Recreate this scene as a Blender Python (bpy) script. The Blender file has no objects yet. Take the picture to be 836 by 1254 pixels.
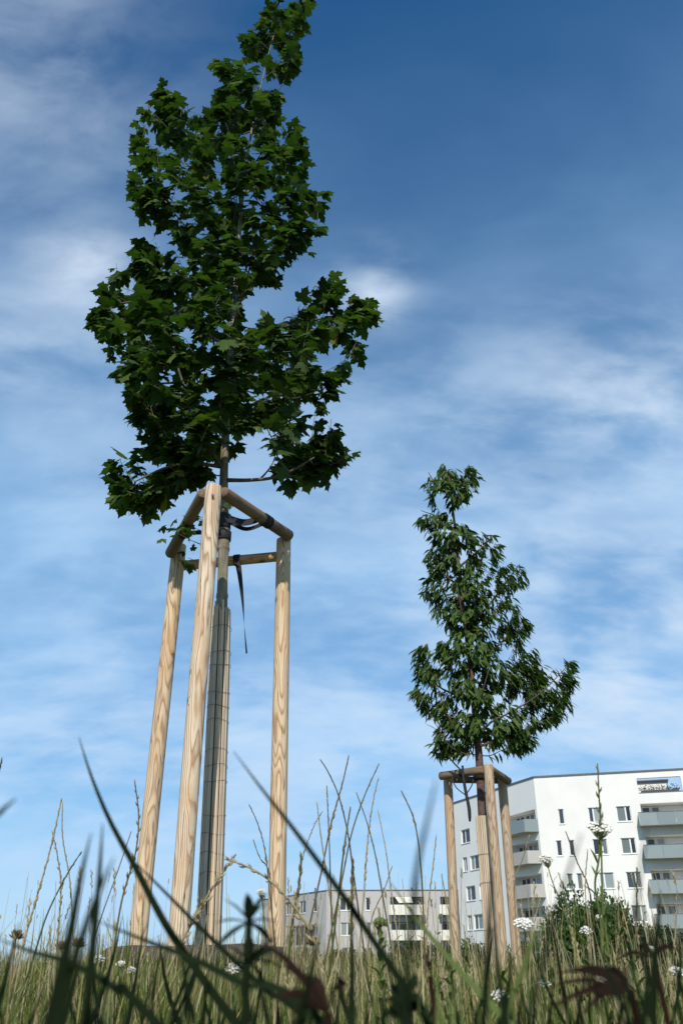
import bpy, math, random
import numpy as np
from mathutils import Vector, Matrix

scene = bpy.context.scene
R = math.radians
random.seed(11)

# ------------------------------------------------------------------ camera
TILT = R(28.43); FPX = 1049.0; CX, CY = 418.0, 627.0; CAMZ = 0.14
cam_d = bpy.data.cameras.new('camera'); cam = bpy.data.objects.new('camera', cam_d)
scene.collection.objects.link(cam); scene.camera = cam
cam.location = (0, 0, CAMZ); cam.rotation_euler = (R(90) + TILT, 0, 0)
cam_d.sensor_fit = 'VERTICAL'; cam_d.sensor_height = 36; cam_d.sensor_width = 24
cam_d.lens = FPX / 1254 * 36
cam_d.clip_start = 0.01; cam_d.clip_end = 9000
cam_d.dof.use_dof = True; cam_d.dof.focus_distance = 4.6; cam_d.dof.aperture_fstop = 12

CT, ST = math.cos(TILT), math.sin(TILT)
def ray(px, py):
    v = (CY - py) / FPX
    return Vector(((px - CX) / FPX, CT - v * ST, ST + v * CT))
def at(px, py, D):
    """pixel of the photograph -> point at ground distance D ahead of the camera"""
    d = ray(px, py); s = D / d.y
    return Vector((d.x * s, D, CAMZ + d.z * s))

# ------------------------------------------------------------------ world
SUN_AZ, SUN_EL = R(4), R(43)          # azimuth: degrees to the left of straight behind the camera
w = bpy.data.worlds.new('World'); scene.world = w; w.use_nodes = True
nt = w.node_tree; nt.nodes.clear()
def N(tree, typ, **kw):
    n = tree.nodes.new(typ)
    for k, v in kw.items(): setattr(n, k, v)
    return n
def L(tree, a, b): tree.links.new(a, b)
def M(tree, op, a, b=None, c=None, clamp=False):
    n = tree.nodes.new('ShaderNodeMath'); n.operation = op; n.use_clamp = clamp
    for i, x in enumerate((a, b, c)):
        if x is None: continue
        if isinstance(x, (int, float)): n.inputs[i].default_value = x
        else: tree.links.new(x, n.inputs[i])
    return n.outputs[0]
def ramp(tree, fac, stops, interp='LINEAR'):
    n = tree.nodes.new('ShaderNodeValToRGB'); cr = n.color_ramp; cr.interpolation = interp
    while len(cr.elements) > 1: cr.elements.remove(cr.elements[-1])
    cr.elements[0].position = stops[0][0]
    for i, (p, c) in enumerate(stops):
        e = cr.elements[0] if i == 0 else cr.elements.new(p)
        e.color = (*c, 1) if len(c) == 3 else c
    tree.links.new(fac, n.inputs[0]); return n.outputs[0]
def mix(tree, fac, a, b):
    n = tree.nodes.new('ShaderNodeMix'); n.data_type = 'RGBA'
    for s, x in ((n.inputs[0], fac), (n.inputs[6], a), (n.inputs[7], b)):
        if isinstance(x, (int, float)): s.default_value = x
        elif isinstance(x, tuple): s.default_value = (*x, 1)
        else: tree.links.new(x, s)
    return n.outputs[2]

sky = N(nt, 'ShaderNodeTexSky', sky_type='NISHITA', sun_disc=False)
sky.sun_elevation = SUN_EL; sky.sun_rotation = R(180) + SUN_AZ
sky.air_density = 1.0; sky.dust_density = 0.6; sky.ozone_density = 3.0; sky.altitude = 100
tc = N(nt, 'ShaderNodeTexCoord'); dirv = tc.outputs['Generated']
nrm = N(nt, 'ShaderNodeVectorMath', operation='NORMALIZE'); L(nt, dirv, nrm.inputs[0])
sep = N(nt, 'ShaderNodeSeparateXYZ'); L(nt, nrm.outputs[0], sep.inputs[0])
dz = M(nt, 'ADD', M(nt, 'MAXIMUM', sep.outputs[2], 0.0), 0.42)
comb = N(nt, 'ShaderNodeCombineXYZ')
L(nt, M(nt, 'DIVIDE', sep.outputs[0], dz), comb.inputs[0]); L(nt, M(nt, 'DIVIDE', sep.outputs[1], dz), comb.inputs[1])
def cloud_noise(scale, detail, rough, dist, stretch, off):
    mp = N(nt, 'ShaderNodeMapping'); mp.inputs['Scale'].default_value = stretch; mp.inputs['Location'].default_value = off
    mp.inputs['Rotation'].default_value = (0, 0, R(-14))
    L(nt, comb.outputs[0], mp.inputs[0])
    n = N(nt, 'ShaderNodeTexNoise'); n.inputs['Scale'].default_value = scale; n.inputs['Detail'].default_value = detail
    n.inputs['Roughness'].default_value = rough; n.inputs['Distortion'].default_value = dist
    L(nt, mp.outputs[0], n.inputs['Vector']); return n.outputs[0]
n_big = cloud_noise(1.9, 3, .5, .2, (1, 1.5, 1), (3.1, 1.2, 0))
n_wisp = cloud_noise(4.2, 6, .5, .35, (1, 1.7, 1), (0.4, 7.3, 2))
def patch(px, py, rad_deg, amp, sx=1.0):
    """a thicker patch of cirrus at one place in the sky"""
    d = ray(px, py).normalized()
    vm = N(nt, 'ShaderNodeVectorMath', operation='SUBTRACT'); L(nt, nrm.outputs[0], vm.inputs[0]); vm.inputs[1].default_value = d
    vs = N(nt, 'ShaderNodeVectorMath', operation='MULTIPLY'); L(nt, vm.outputs[0], vs.inputs[0]); vs.inputs[1].default_value = (1 / sx, 1, 1)
    vl = N(nt, 'ShaderNodeVectorMath', operation='LENGTH'); L(nt, vs.outputs[0], vl.inputs[0])
    q = M(nt, 'DIVIDE', vl.outputs['Value'], R(rad_deg))
    return M(nt, 'MULTIPLY', M(nt, 'POWER', 2.718, M(nt, 'MULTIPLY', M(nt, 'MULTIPLY', q, q), -1.0)), amp)
blob = None
for a in [(40, 60, 8, .15, 1.0), (108, 328, 2.4, .26, 1.3), (10, 425, 3.5, .13, 1.5), (462, 352, 2.4, .30, .9), (770, 480, 4.5, .26, 1.6), (560, 530, 6, .07, 2),
          (800, 830, 8, .15, 1.8), (60, 520, 10, .06, 2), (30, 930, 7, .12, 2.5), (700, 700, 10, .1, 2.5), (450, 960, 9, .1, 2.5)]:
    b = patch(*a); blob = b if blob is None else M(nt, 'ADD', blob, b)
low = M(nt, 'MULTIPLY', M(nt, 'SUBTRACT', .88, sep.outputs[2]), 2.0, clamp=True)     # thin high cloud reads denser towards the horizon
def sstep(x, a, b_):
    n = N(nt, 'ShaderNodeMapRange', interpolation_type='SMOOTHSTEP'); L(nt, x, n.inputs[0]); n.inputs[1].default_value = a; n.inputs[2].default_value = b_; return n.outputs[0]
n_fine = cloud_noise(11, 7, .55, .2, (1, 1.8, 1), (5.4, 2.3, 7))
vn = M(nt, 'ADD', M(nt, 'MULTIPLY', sstep(n_big, .3, .7), .5), M(nt, 'ADD', M(nt, 'MULTIPLY', sstep(n_wisp, .33, .68), .5), M(nt, 'MULTIPLY', sstep(n_fine, .3, .75), .12)))   # 0 .. 1.25
veil = M(nt, 'MULTIPLY', low, M(nt, 'ADD', .42, M(nt, 'MULTIPLY', vn, .50)))
puff = M(nt, 'MULTIPLY', blob, M(nt, 'ADD', M(nt, 'MULTIPLY', sstep(n_wisp, .38, .66), 2.2), M(nt, 'MULTIPLY', sstep(n_fine, .35, .7), 1.2)))
veil = M(nt, 'MINIMUM', veil, .86); puff = M(nt, 'MINIMUM', puff, .8)
hs = N(nt, 'ShaderNodeHueSaturation'); hs.inputs['Saturation'].default_value = 1.36; hs.inputs['Value'].default_value = 1.0
L(nt, sky.outputs[0], hs.inputs['Color'])
skyc = mix(nt, puff, mix(nt, veil, hs.outputs[0], (3.3, 5.55, 8.2)), (5.7, 6.7, 8.0))
bg = N(nt, 'ShaderNodeBackground'); bg.inputs[1].default_value = 0.12; L(nt, skyc, bg.inputs[0])
wo = N(nt, 'ShaderNodeOutputWorld'); L(nt, bg.outputs[0], wo.inputs[0])

# ------------------------------------------------------------------ sun, exposure
sd = bpy.data.lights.new('sun', 'SUN'); sun = bpy.data.objects.new('sun', sd); scene.collection.objects.link(sun)
sd.energy = 4.6; sd.angle = R(0.5); sd.color = (1, .95, .87)
to_sun = Vector((-math.sin(SUN_AZ) * math.cos(SUN_EL), -math.cos(SUN_AZ) * math.cos(SUN_EL), math.sin(SUN_EL)))
sun.rotation_euler = to_sun.to_track_quat('Z', 'Y').to_euler(); sun.location = (-5, -10, 20)
vs_ = scene.view_settings; vs_.view_transform = 'Standard'; vs_.look = 'None'; vs_.gamma = 1; vs_.use_curve_mapping = False
vs_.exposure = 0.0

# ------------------------------------------------------------------ helpers
class MB:
    def __init__(s): s.v = []; s.f = []; s.m = []
    def add(s, vs, fs, mi=0):
        o = len(s.v); s.v += [tuple(p) for p in vs]
        s.f += [tuple(i + o for i in f) for f in fs]; s.m += [mi] * len(fs); return s
    def box(s, a, b, mi=0):
        (x0, y0, z0), (x1, y1, z1) = a, b
        return s.add([(x0,y0,z0),(x1,y0,z0),(x1,y1,z0),(x0,y1,z0),(x0,y0,z1),(x1,y0,z1),(x1,y1,z1),(x0,y1,z1)],
              [(0,3,2,1),(4,5,6,7),(0,1,5,4),(1,2,6,5),(2,3,7,6),(3,0,4,7)], mi)
    def tube(s, pts, rad, n=8, mi=0, cap=True):
        pts = [Vector(p) for p in pts]
        if not hasattr(rad, '__len__'): rad = [rad] * len(pts)
        vs = []; fs = []; up = None
        for i, p in enumerate(pts):
            t = (pts[min(i + 1, len(pts) - 1)] - pts[max(i - 1, 0)])
            if t.length < 1e-9: t = Vector((0, 0, 1))
            t.normalize()
            if up is None: up = Vector((1, 0, 0)) if abs(t.x) < .8 else Vector((0, 1, 0))
            a = (up - t * up.dot(t))
            if a.length < 1e-6: a = t.orthogonal()
            a.normalize(); b = t.cross(a); up = a
            for k in range(n):
                q = 2 * math.pi * k / n
                vs.append(p + (a * math.cos(q) + b * math.sin(q)) * rad[i])
        for i in range(len(pts) - 1):
            for k in range(n):
                fs.append((i*n+k, i*n+(k+1) % n, (i+1)*n+(k+1) % n, (i+1)*n+k))
        if cap:
            fs.append(tuple(range(n - 1, -1, -1))); fs.append(tuple((len(pts)-1)*n + k for k in range(n)))
        return s.add(vs, fs, mi)
    def ribbon(s, pts, wid, side, fold=.3, mi=0):
        """a leaf blade with a folded midrib"""
        pts = [Vector(p) for p in pts]; vs = []; fs = []
        for i, p in enumerate(pts):
            t = (pts[min(i+1, len(pts)-1)] - pts[max(i-1, 0)]).normalized()
            a = side - t * side.dot(t); a = a.normalized() if a.length > 1e-6 else t.orthogonal().normalized()
            nn = t.cross(a); wd = wid[i] / 2
            vs += [p - a*wd + nn*wd*fold, p, p + a*wd + nn*wd*fold]
        for i in range(len(pts) - 1):
            fs += [(3*i, 3*i+1, 3*i+4, 3*i+3), (3*i+1, 3*i+2, 3*i+5, 3*i+4)]
        return s.add(vs, fs, mi)
    def mesh(s, name, mats, smooth=False):
        me = bpy.data.meshes.new(name); me.from_pydata(s.v, [], s.f)
        for m in (mats if isinstance(mats, (list, tuple)) else [mats]): me.materials.append(m)
        if len(me.materials) > 1: me.polygons.foreach_set('material_index', s.m)
        if smooth: me.polygons.foreach_set('use_smooth', [True] * len(me.polygons))
        me.update(); return me
    def build(s, name, mats, parent=None, smooth=False):
        return link(name, s.mesh(name, mats, smooth), parent)
def link(name, data, parent=None):
    o = bpy.data.objects.new(name, data); scene.collection.objects.link(o)
    if parent is not None:
        o.parent = parent
        if parent.parent is None: o.matrix_parent_inverse = Matrix.Translation(parent.location).inverted()
    return o
def tag(o, label=None, cat=None, group=None, kind=None):
    if label: o['label'] = label
    if cat: o['category'] = cat
    if group: o['group'] = group
    if kind: o['kind'] = kind
    return o
def thing(name, loc, label, cat, group=None):
    o = bpy.data.objects.new(name, None); scene.collection.objects.link(o); o.location = loc; o.empty_display_size = .1
    return tag(o, label, cat, group)
def smooth_path(pts, n):
    """Catmull-Rom through the points"""
    P = [Vector(p) for p in pts]
    P = [P[0] * 2 - P[1]] + P + [P[-1] * 2 - P[-2]]; out = []
    seg = len(P) - 3
    for k in range(n + 1):
        u = k / n * seg; i = min(int(u), seg - 1); t = u - i
        a, b, c, d = P[i:i+4]
        out.append(.5 * ((2*b) + (c-a)*t + (2*a-5*b+4*c-d)*t*t + (3*b-a-3*c+d)*t**3))
    return out
rnd = random.uniform
def rvec(a=1): return Vector((rnd(-a, a), rnd(-a, a), rnd(-a, a)))

# ------------------------------------------------------------------ materials
def mat(name):
    m = bpy.data.materials.new(name); m.use_nodes = True
    t = m.node_tree; return m, t, t.nodes['Principled BSDF']
def noise(t, scale, detail=4, vec=None, rough=.5, dist=0, col=False):
    n = N(t, 'ShaderNodeTexNoise'); n.inputs['Scale'].default_value = scale; n.inputs['Detail'].default_value = detail
    n.inputs['Roughness'].default_value = rough; n.inputs['Distortion'].default_value = dist
    if vec is None:
        c = N(t, 'ShaderNodeTexCoord'); vec = c.outputs['Object']
    L(t, vec, n.inputs['Vector']); return n.outputs[1 if col else 0]
def scaled(t, s, src='Object', off=(0, 0, 0)):
    c = N(t, 'ShaderNodeTexCoord'); mp = N(t, 'ShaderNodeMapping'); mp.inputs['Scale'].default_value = s; mp.inputs['Location'].default_value = off
    L(t, c.outputs[src], mp.inputs[0]); return mp.outputs[0]
def bump(t, b, h, strength, dist=.01):
    n = N(t, 'ShaderNodeBump'); n.inputs['Strength'].default_value = strength; n.inputs['Distance'].default_value = dist
    L(t, h, n.inputs['Height']); L(t, n.outputs[0], b.inputs['Normal'])
def simple(name, col, rough=.7, var=.25, scale=6, bumpy=0, spec=.4):
    m, t, b = mat(name); b.inputs['Roughness'].default_value = rough; b.inputs['Specular IOR Level'].default_value = spec
    n = noise(t, scale, 5)
    lo = tuple(c * (1 - var) for c in col); hi = tuple(min(1, c * (1 + var)) for c in col)
    L(t, ramp(t, n, [(.3, lo), (.7, hi)]), b.inputs['Base Color'])
    if bumpy: bump(t, b, n, bumpy)
    return m
def island_rand(t):
    g = N(t, 'ShaderNodeNewGeometry'); o = N(t, 'ShaderNodeObjectInfo')
    return M(t, 'FRACT', M(t, 'ADD', g.outputs['Random Per Island'], o.outputs['Random']))
def foliage(name, stops, trans=.35, rough=.5, spec=.35, tint=(1.0, 1.25, .45)):
    m, t, b = mat(name); out = t.nodes['Material Output']
    r = island_rand(t); c = ramp(t, r, stops)
    n = noise(t, 25, 3); c2 = mix(t, M(t, 'MULTIPLY', n, .45), c, tuple(.45 * q for q in stops[0][1]))
    L(t, c2, b.inputs['Base Color']); b.inputs['Roughness'].default_value = rough; b.inputs['Specular IOR Level'].default_value = spec
    tr = N(t, 'ShaderNodeBsdfTranslucent')
    mm = N(t, 'ShaderNodeMix', data_type='RGBA', blend_type='MULTIPLY'); mm.inputs[0].default_value = 1
    L(t, c2, mm.inputs[6]); mm.inputs[7].default_value = (*tint, 1); L(t, mm.outputs[2], tr.inputs[0])
    ms = N(t, 'ShaderNodeMixShader'); ms.inputs[0].default_value = trans
    L(t, b.outputs[0], ms.inputs[1]); L(t, tr.outputs[0], ms.inputs[2]); L(t, ms.outputs[0], out.inputs[0])
    return m

def wood(name, seed, knots, light=(.76, .63, .47), dark=(.28, .15, .07), tone=1.0, radius=.044):
    """peeled pine pole: growth rings cut by the round surface, with knots; axis along local Z"""
    m, t, b = mat(name); rr = random.Random(seed)
    c = N(t, 'ShaderNodeTexCoord'); ob = c.outputs['Object']
    lowv = scaled(t, (4.2, 4.2, .7), off=(seed * 3.7, seed, 0))
    nl = noise(t, 1.6, 2, lowv, .5)
    n2 = noise(t, 1.0, 2, scaled(t, (24, 24, 5), off=(seed, 0, seed)), .5)
    sp = N(t, 'ShaderNodeSeparateXYZ'); L(t, ob, sp.inputs[0])
    a = rr.uniform(0, 6.28)
    lin = M(t, 'ADD', M(t, 'MULTIPLY', sp.outputs[0], math.cos(a)), M(t, 'MULTIPLY', sp.outputs[1], math.sin(a)))
    f = M(t, 'ADD', M(t, 'MULTIPLY', lin, rr.uniform(48, 85)), M(t, 'MULTIPLY', nl, rr.uniform(13, 24)))
    f = M(t, 'ADD', f, M(t, 'MULTIPLY', n2, 1.2)); f = M(t, 'ADD', f, M(t, 'MULTIPLY', sp.outputs[2], rr.choice([-1, 1]) * 1.3))
    kd = None
    for (ang, z, s) in [(q[0], q[1], q[2] * 1.35) for q in knots]:
        p = (radius * math.cos(ang), radius * math.sin(ang), z)
        v = N(t, 'ShaderNodeVectorMath', operation='SUBTRACT'); L(t, ob, v.inputs[0]); v.inputs[1].default_value = p
        v2 = N(t, 'ShaderNodeVectorMath', operation='MULTIPLY'); L(t, v.outputs[0], v2.inputs[0]); v2.inputs[1].default_value = (1 / s, 1 / s, .62 / s)
        ln = N(t, 'ShaderNodeVectorMath', operation='LENGTH'); L(t, v2.outputs[0], ln.inputs[0]); d = ln.outputs['Value']
        f = M(t, 'ADD', f, M(t, 'DIVIDE', 3.2, M(t, 'ADD', M(t, 'MULTIPLY', d, d), .45)))
        k = M(t, 'SUBTRACT', 1.15, d, clamp=True); kd = k if kd is None else M(t, 'MAXIMUM', kd, k)
    saw = M(t, 'FRACT', f)                                # early wood fades in, late wood ends sharply
    line = ramp(t, saw, [(0, (.25,)*3), (.2, (.0,)*3), (.55, (.08,)*3), (.80, (.8,)*3), (.92, (1,)*3), (1, (.3,)*3)])
    fib = noise(t, 1.0, 6, scaled(t, (260, 260, 7), off=(seed, seed, 0)), .6)
    dirt = noise(t, 1.0, 4, scaled(t, (14, 14, 2.2), off=(seed * 2, 5, 1)), .6)
    col = mix(t, M(t, 'MULTIPLY', line, .88), light, dark)
    patchf = N(t, 'ShaderNodeMapRange'); L(t, dirt, patchf.inputs[0]); patchf.inputs[1].default_value = .52; patchf.inputs[2].default_value = .72; patchf.inputs[4].default_value = .68
    col = mix(t, patchf.outputs[0], col, (.52, .30, .14))
    col = mix(t, M(t, 'MULTIPLY', M(t, 'SUBTRACT', fib, .42, clamp=True), 1.4), col, (.34, .25, .17))
    if kd is not None:
        col = mix(t, M(t, 'MULTIPLY', kd, 1.3, clamp=True), col, (.22, .10, .035))
    grey = noise(t, 1.0, 3, scaled(t, (7, 7, 1.1), off=(seed, 9, seed)), .6)
    col = mix(t, M(t, 'MULTIPLY', M(t, 'SUBTRACT', grey, .5, clamp=True), 2.2, clamp=True), col, (.36, .30, .24))
    # a few drying cracks along the pole
    cr = noise(t, 1.0, 2, scaled(t, (62, 62, 1.6), off=(seed * 5, 0, 0)), .4)
    crack = M(t, 'LESS_THAN', M(t, 'ABSOLUTE', M(t, 'SUBTRACT', cr, .64)), .008)
    col = mix(t, M(t, 'MULTIPLY', crack, .8), col, (.05, .03, .02))
    if tone != 1.0:
        col = mix(t, 1 - tone, col, (.10, .065, .04))
    L(t, col, b.inputs['Base Color']); b.inputs['Roughness'].default_value = .72; b.inputs['Specular IOR Level'].default_value = .25
    bump(t, b, M(t, 'ADD', M(t, 'MULTIPLY', line, -.5), M(t, 'ADD', fib, M(t, 'MULTIPLY', crack, -2.0))), .6, .002)
    return m

def bark(name, cols, sc=(30, 30, 8), bmp=.8):
    m, t, b = mat(name)
    n = noise(t, 1, 6, scaled(t, sc), .62, .4); n2 = noise(t, 9, 3)
    c = ramp(t, n, [(.3, cols[0]), (.5, cols[1]), (.72, cols[2])])
    c = mix(t, M(t, 'MULTIPLY', M(t, 'SUBTRACT', n2, .5, clamp=True), 2.2), c, cols[3])
    L(t, c, b.inputs['Base Color']); b.inputs['Roughness'].default_value = .85; bump(t, b, n, bmp, .006); return m

def stucco(name, col, streak=.06):
    m, t, b = mat(name); n = noise(t, .35, 5, None, .6); n2 = noise(t, 40, 3); n3 = noise(t, 1, 4, scaled(t, (1.3, 1.3, .08)), .6)
    c = ramp(t, n, [(.3, tuple(x * (1 - streak) for x in col)), (.7, col)])
    c = mix(t, M(t, 'MULTIPLY', M(t, 'SUBTRACT', n3, .55, clamp=True), .8), c, tuple(x * .72 for x in col))
    L(t, c, b.inputs['Base Color']); b.inputs['Roughness'].default_value = .9; bump(t, b, n2, .15, .01); return m

def glassy(name, col, rough=.06, spec=.6, var=.5):
    m, t, b = mat(name); r = island_rand(t)
    c = ramp(t, r, [(0, tuple(x * (1 - var) for x in col)), (1, tuple(x * (1 + var) for x in col))])
    L(t, c, b.inputs['Base Color']); b.inputs['Roughness'].default_value = rough; b.inputs['Specular IOR Level'].default_value = spec; return m

MAT = {}
MAT['maple_leaf'] = foliage('maple_leaf', [(0, (.026, .055, .012)), (.4, (.042, .082, .016)), (.8, (.07, .125, .022)), (.97, (.11, .16, .03)), (1, (.2, .2, .035))], .36, .65, .2)
MAT['cherry_leaf'] = foliage('cherry_leaf', [(0, (.038, .08, .016)), (.5, (.075, .14, .028)), (1, (.15, .22, .055))], .38, .55, .25)
MAT['shrub_leaf'] = foliage('shrub_leaf', [(0, (.04, .08, .018)), (.6, (.065, .125, .026)), (1, (.11, .17, .04))], .3)
MAT['shrub_leaf_dark'] = foliage('shrub_leaf_dark', [(0, (.018, .034, .012)), (.7, (.03, .052, .018)), (1, (.05, .075, .025))], .2)
MAT['grass'] = foliage('grass', [(0, (.04, .07, .01)), (.3, (.08, .125, .018)), (.58, (.15, .185, .035)), (.7, (.27, .25, .07)), (1, (.50, .40, .18))], .3, .6, .25, (1.1, 1.2, .6))
MAT['straw'] = foliage('straw', [(0, (.38, .30, .15)), (.5, (.52, .43, .24)), (1, (.64, .56, .36))], .25, .65, .2, (1, .95, .7))
MAT['stem_green'] = foliage('stem_green', [(0, (.11, .15, .04)), (1, (.17, .2, .06))], .2, .6, .2)
MAT['stem_dark'] = foliage('stem_dark', [(0, (.15, .115, .06)), (1, (.22, .18, .09))], .15, .7, .2, (1, .9, .7))
MAT['seed_pale'] = foliage('seed_pale', [(0, (.48, .37, .21)), (1, (.64, .53, .34))], .25, .7, .2, (1, .95, .7))
MAT['seed'] = foliage('seed', [(0, (.24, .16, .08)), (.5, (.36, .27, .14)), (1, (.46, .37, .2))], .2, .7, .2, (1, .9, .6))
MAT['blade_shade_dark'] = foliage('blade_shade_dark', [(0, (.008, .014, .006)), (1, (.013, .022, .009))], .1, .8, .03)  # shade over the plants nearest the lens is put into this leaf colour
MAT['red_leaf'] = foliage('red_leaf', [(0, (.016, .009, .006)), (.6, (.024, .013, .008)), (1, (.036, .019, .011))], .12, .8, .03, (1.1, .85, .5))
MAT['weed'] = foliage('weed', [(0, (.06, .11, .02)), (.6, (.10, .16, .035)), (1, (.18, .2, .06))], .3, .6, .2)
MAT['petal'] = simple('petal', (.76, .74, .66), .8, .08, 60)
MAT['bract'] = simple('bract', (.16, .19, .07), .7, .3, 60)
MAT['maple_bark'] = bark('maple_bark', [(.07, .06, .045), (.19, .165, .12), (.30, .27, .20), (.20, .20, .07)])
MAT['branch_bark'] = bark('branch_bark', [(.05, .04, .028), (.12, .095, .065), (.18, .15, .105), (.11, .10, .05)], (60, 60, 20), .4)
MAT['cherry_bark'] = bark('cherry_bark', [(.035, .02, .016), (.10, .055, .04), (.17, .10, .075), (.13, .09, .06)], (12, 12, 60), .5)
MAT['strap'] = simple('strap', (.016, .016, .019), .75, .3, 40, .2)
MAT['rim'] = bark('rim', [(.03, .024, .02), (.06, .047, .038), (.11, .085, .065), (.09, .07, .05)], (14, 14, 14), 1.0)
MAT['wire'] = simple('wire', (.10, .09, .08), .5, .3, 30)
m, t, b = mat('reed'); r_ = island_rand(t)
c_ = ramp(t, r_, [(0, (.24, .19, .14)), (.25, (.46, .38, .28)), (.6, (.64, .53, .39)), (.85, (.68, .52, .34)), (1, (.56, .38, .24))])
n_ = noise(t, 1, 5, scaled(t, (120, 120, 5)), .6)
L(t, mix(t, M(t, 'MULTIPLY', M(t, 'SUBTRACT', n_, .46, clamp=True), 2.0), c_, (.15, .125, .10)), b.inputs['Base Color']); b.inputs['Roughness'].default_value = .8
MAT['reed'] = m
MAT['white_wall'] = stucco('white_wall', (.77, .755, .71), .10)
MAT['side_wall'] = stucco('side_wall', (.82, .805, .765))
MAT['grey_wall'] = stucco('grey_wall', (.45, .435, .42))
MAT['coping'] = simple('coping', (.10, .105, .115), .5, .1, 2)
MAT['white_frame'] = simple('white_frame', (.74, .74, .73), .45, .05, 3)
MAT['glass'] = glassy('glass', (.035, .042, .046))
MAT['curtain_glass'] = glassy('curtain_glass', (.20, .23, .22), .12, .5, .4)
MAT['teal_panel'] = glassy('teal_panel', (.23, .275, .275), .3, .5, .12)
MAT['concrete'] = stucco('concrete', (.46, .44, .40), .12)
MAT['cream_panel'] = stucco('cream_panel', (.72, .70, .62), .08)
MAT['dark_panel'] = simple('dark_panel', (.06, .06, .058), .6, .2, 2)
MAT['roof'] = simple('roof_gravel', (.22, .21, .2), .9, .3, 3)
MAT['brown_panel'] = simple('brown_panel', (.17, .12, .08), .6, .2, 2)
m, t, b = mat('meadow_soil')
nA = noise(t, .6, 6); nB = noise(t, 9, 5)
cA = ramp(t, nA, [(.3, (.06, .085, .02)), (.55, (.11, .12, .04)), (.75, (.17, .145, .07))])
L(t, mix(t, M(t, 'MULTIPLY', nB, .5), cA, (.04, .05, .018)), b.inputs['Base Color']); b.inputs['Roughness'].default_value = .95; bump(t, b, nB, .6, .03)
MAT['soil'] = m

# ------------------------------------------------------------------ ground
def g(x, y):
    z = -.12 * (1 - math.exp(-max(y, 0) / 80))
    z += .205 * math.exp(-((x + .65) ** 2 + (y - 4.4) ** 2) / 2.0)
    z += .012 * math.sin(x * 1.7 + .4) * math.cos(y * 1.3) if abs(x) < 40 and abs(y) < 60 else 0
    return z
def axis(lo, hi, step, far):
    a = list(np.arange(lo, hi + 1e-6, step)); s = step
    x = hi; up_ = []
    while x < far: s *= 1.22; x += s; up_.append(x)
    x = lo; s = step; dn = []
    while x > -far: s *= 1.22; x -= s; dn.append(x)
    return dn[::-1] + a + up_
xs = axis(-6, 8, .25, 4000); ys = axis(-3, 14, .25, 4000)
vs = [(x, y, g(x, y)) for y in ys for x in xs]; nx = len(xs)
fs = [(j*nx+i, j*nx+i+1, (j+1)*nx+i+1, (j+1)*nx+i) for j in range(len(ys)-1) for i in range(nx-1)]
ground = MB().add(vs, fs).build('ground', MAT['soil'], smooth=True)
tag(ground, kind='structure', label='rough meadow ground sloping gently away', cat='ground')

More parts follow.
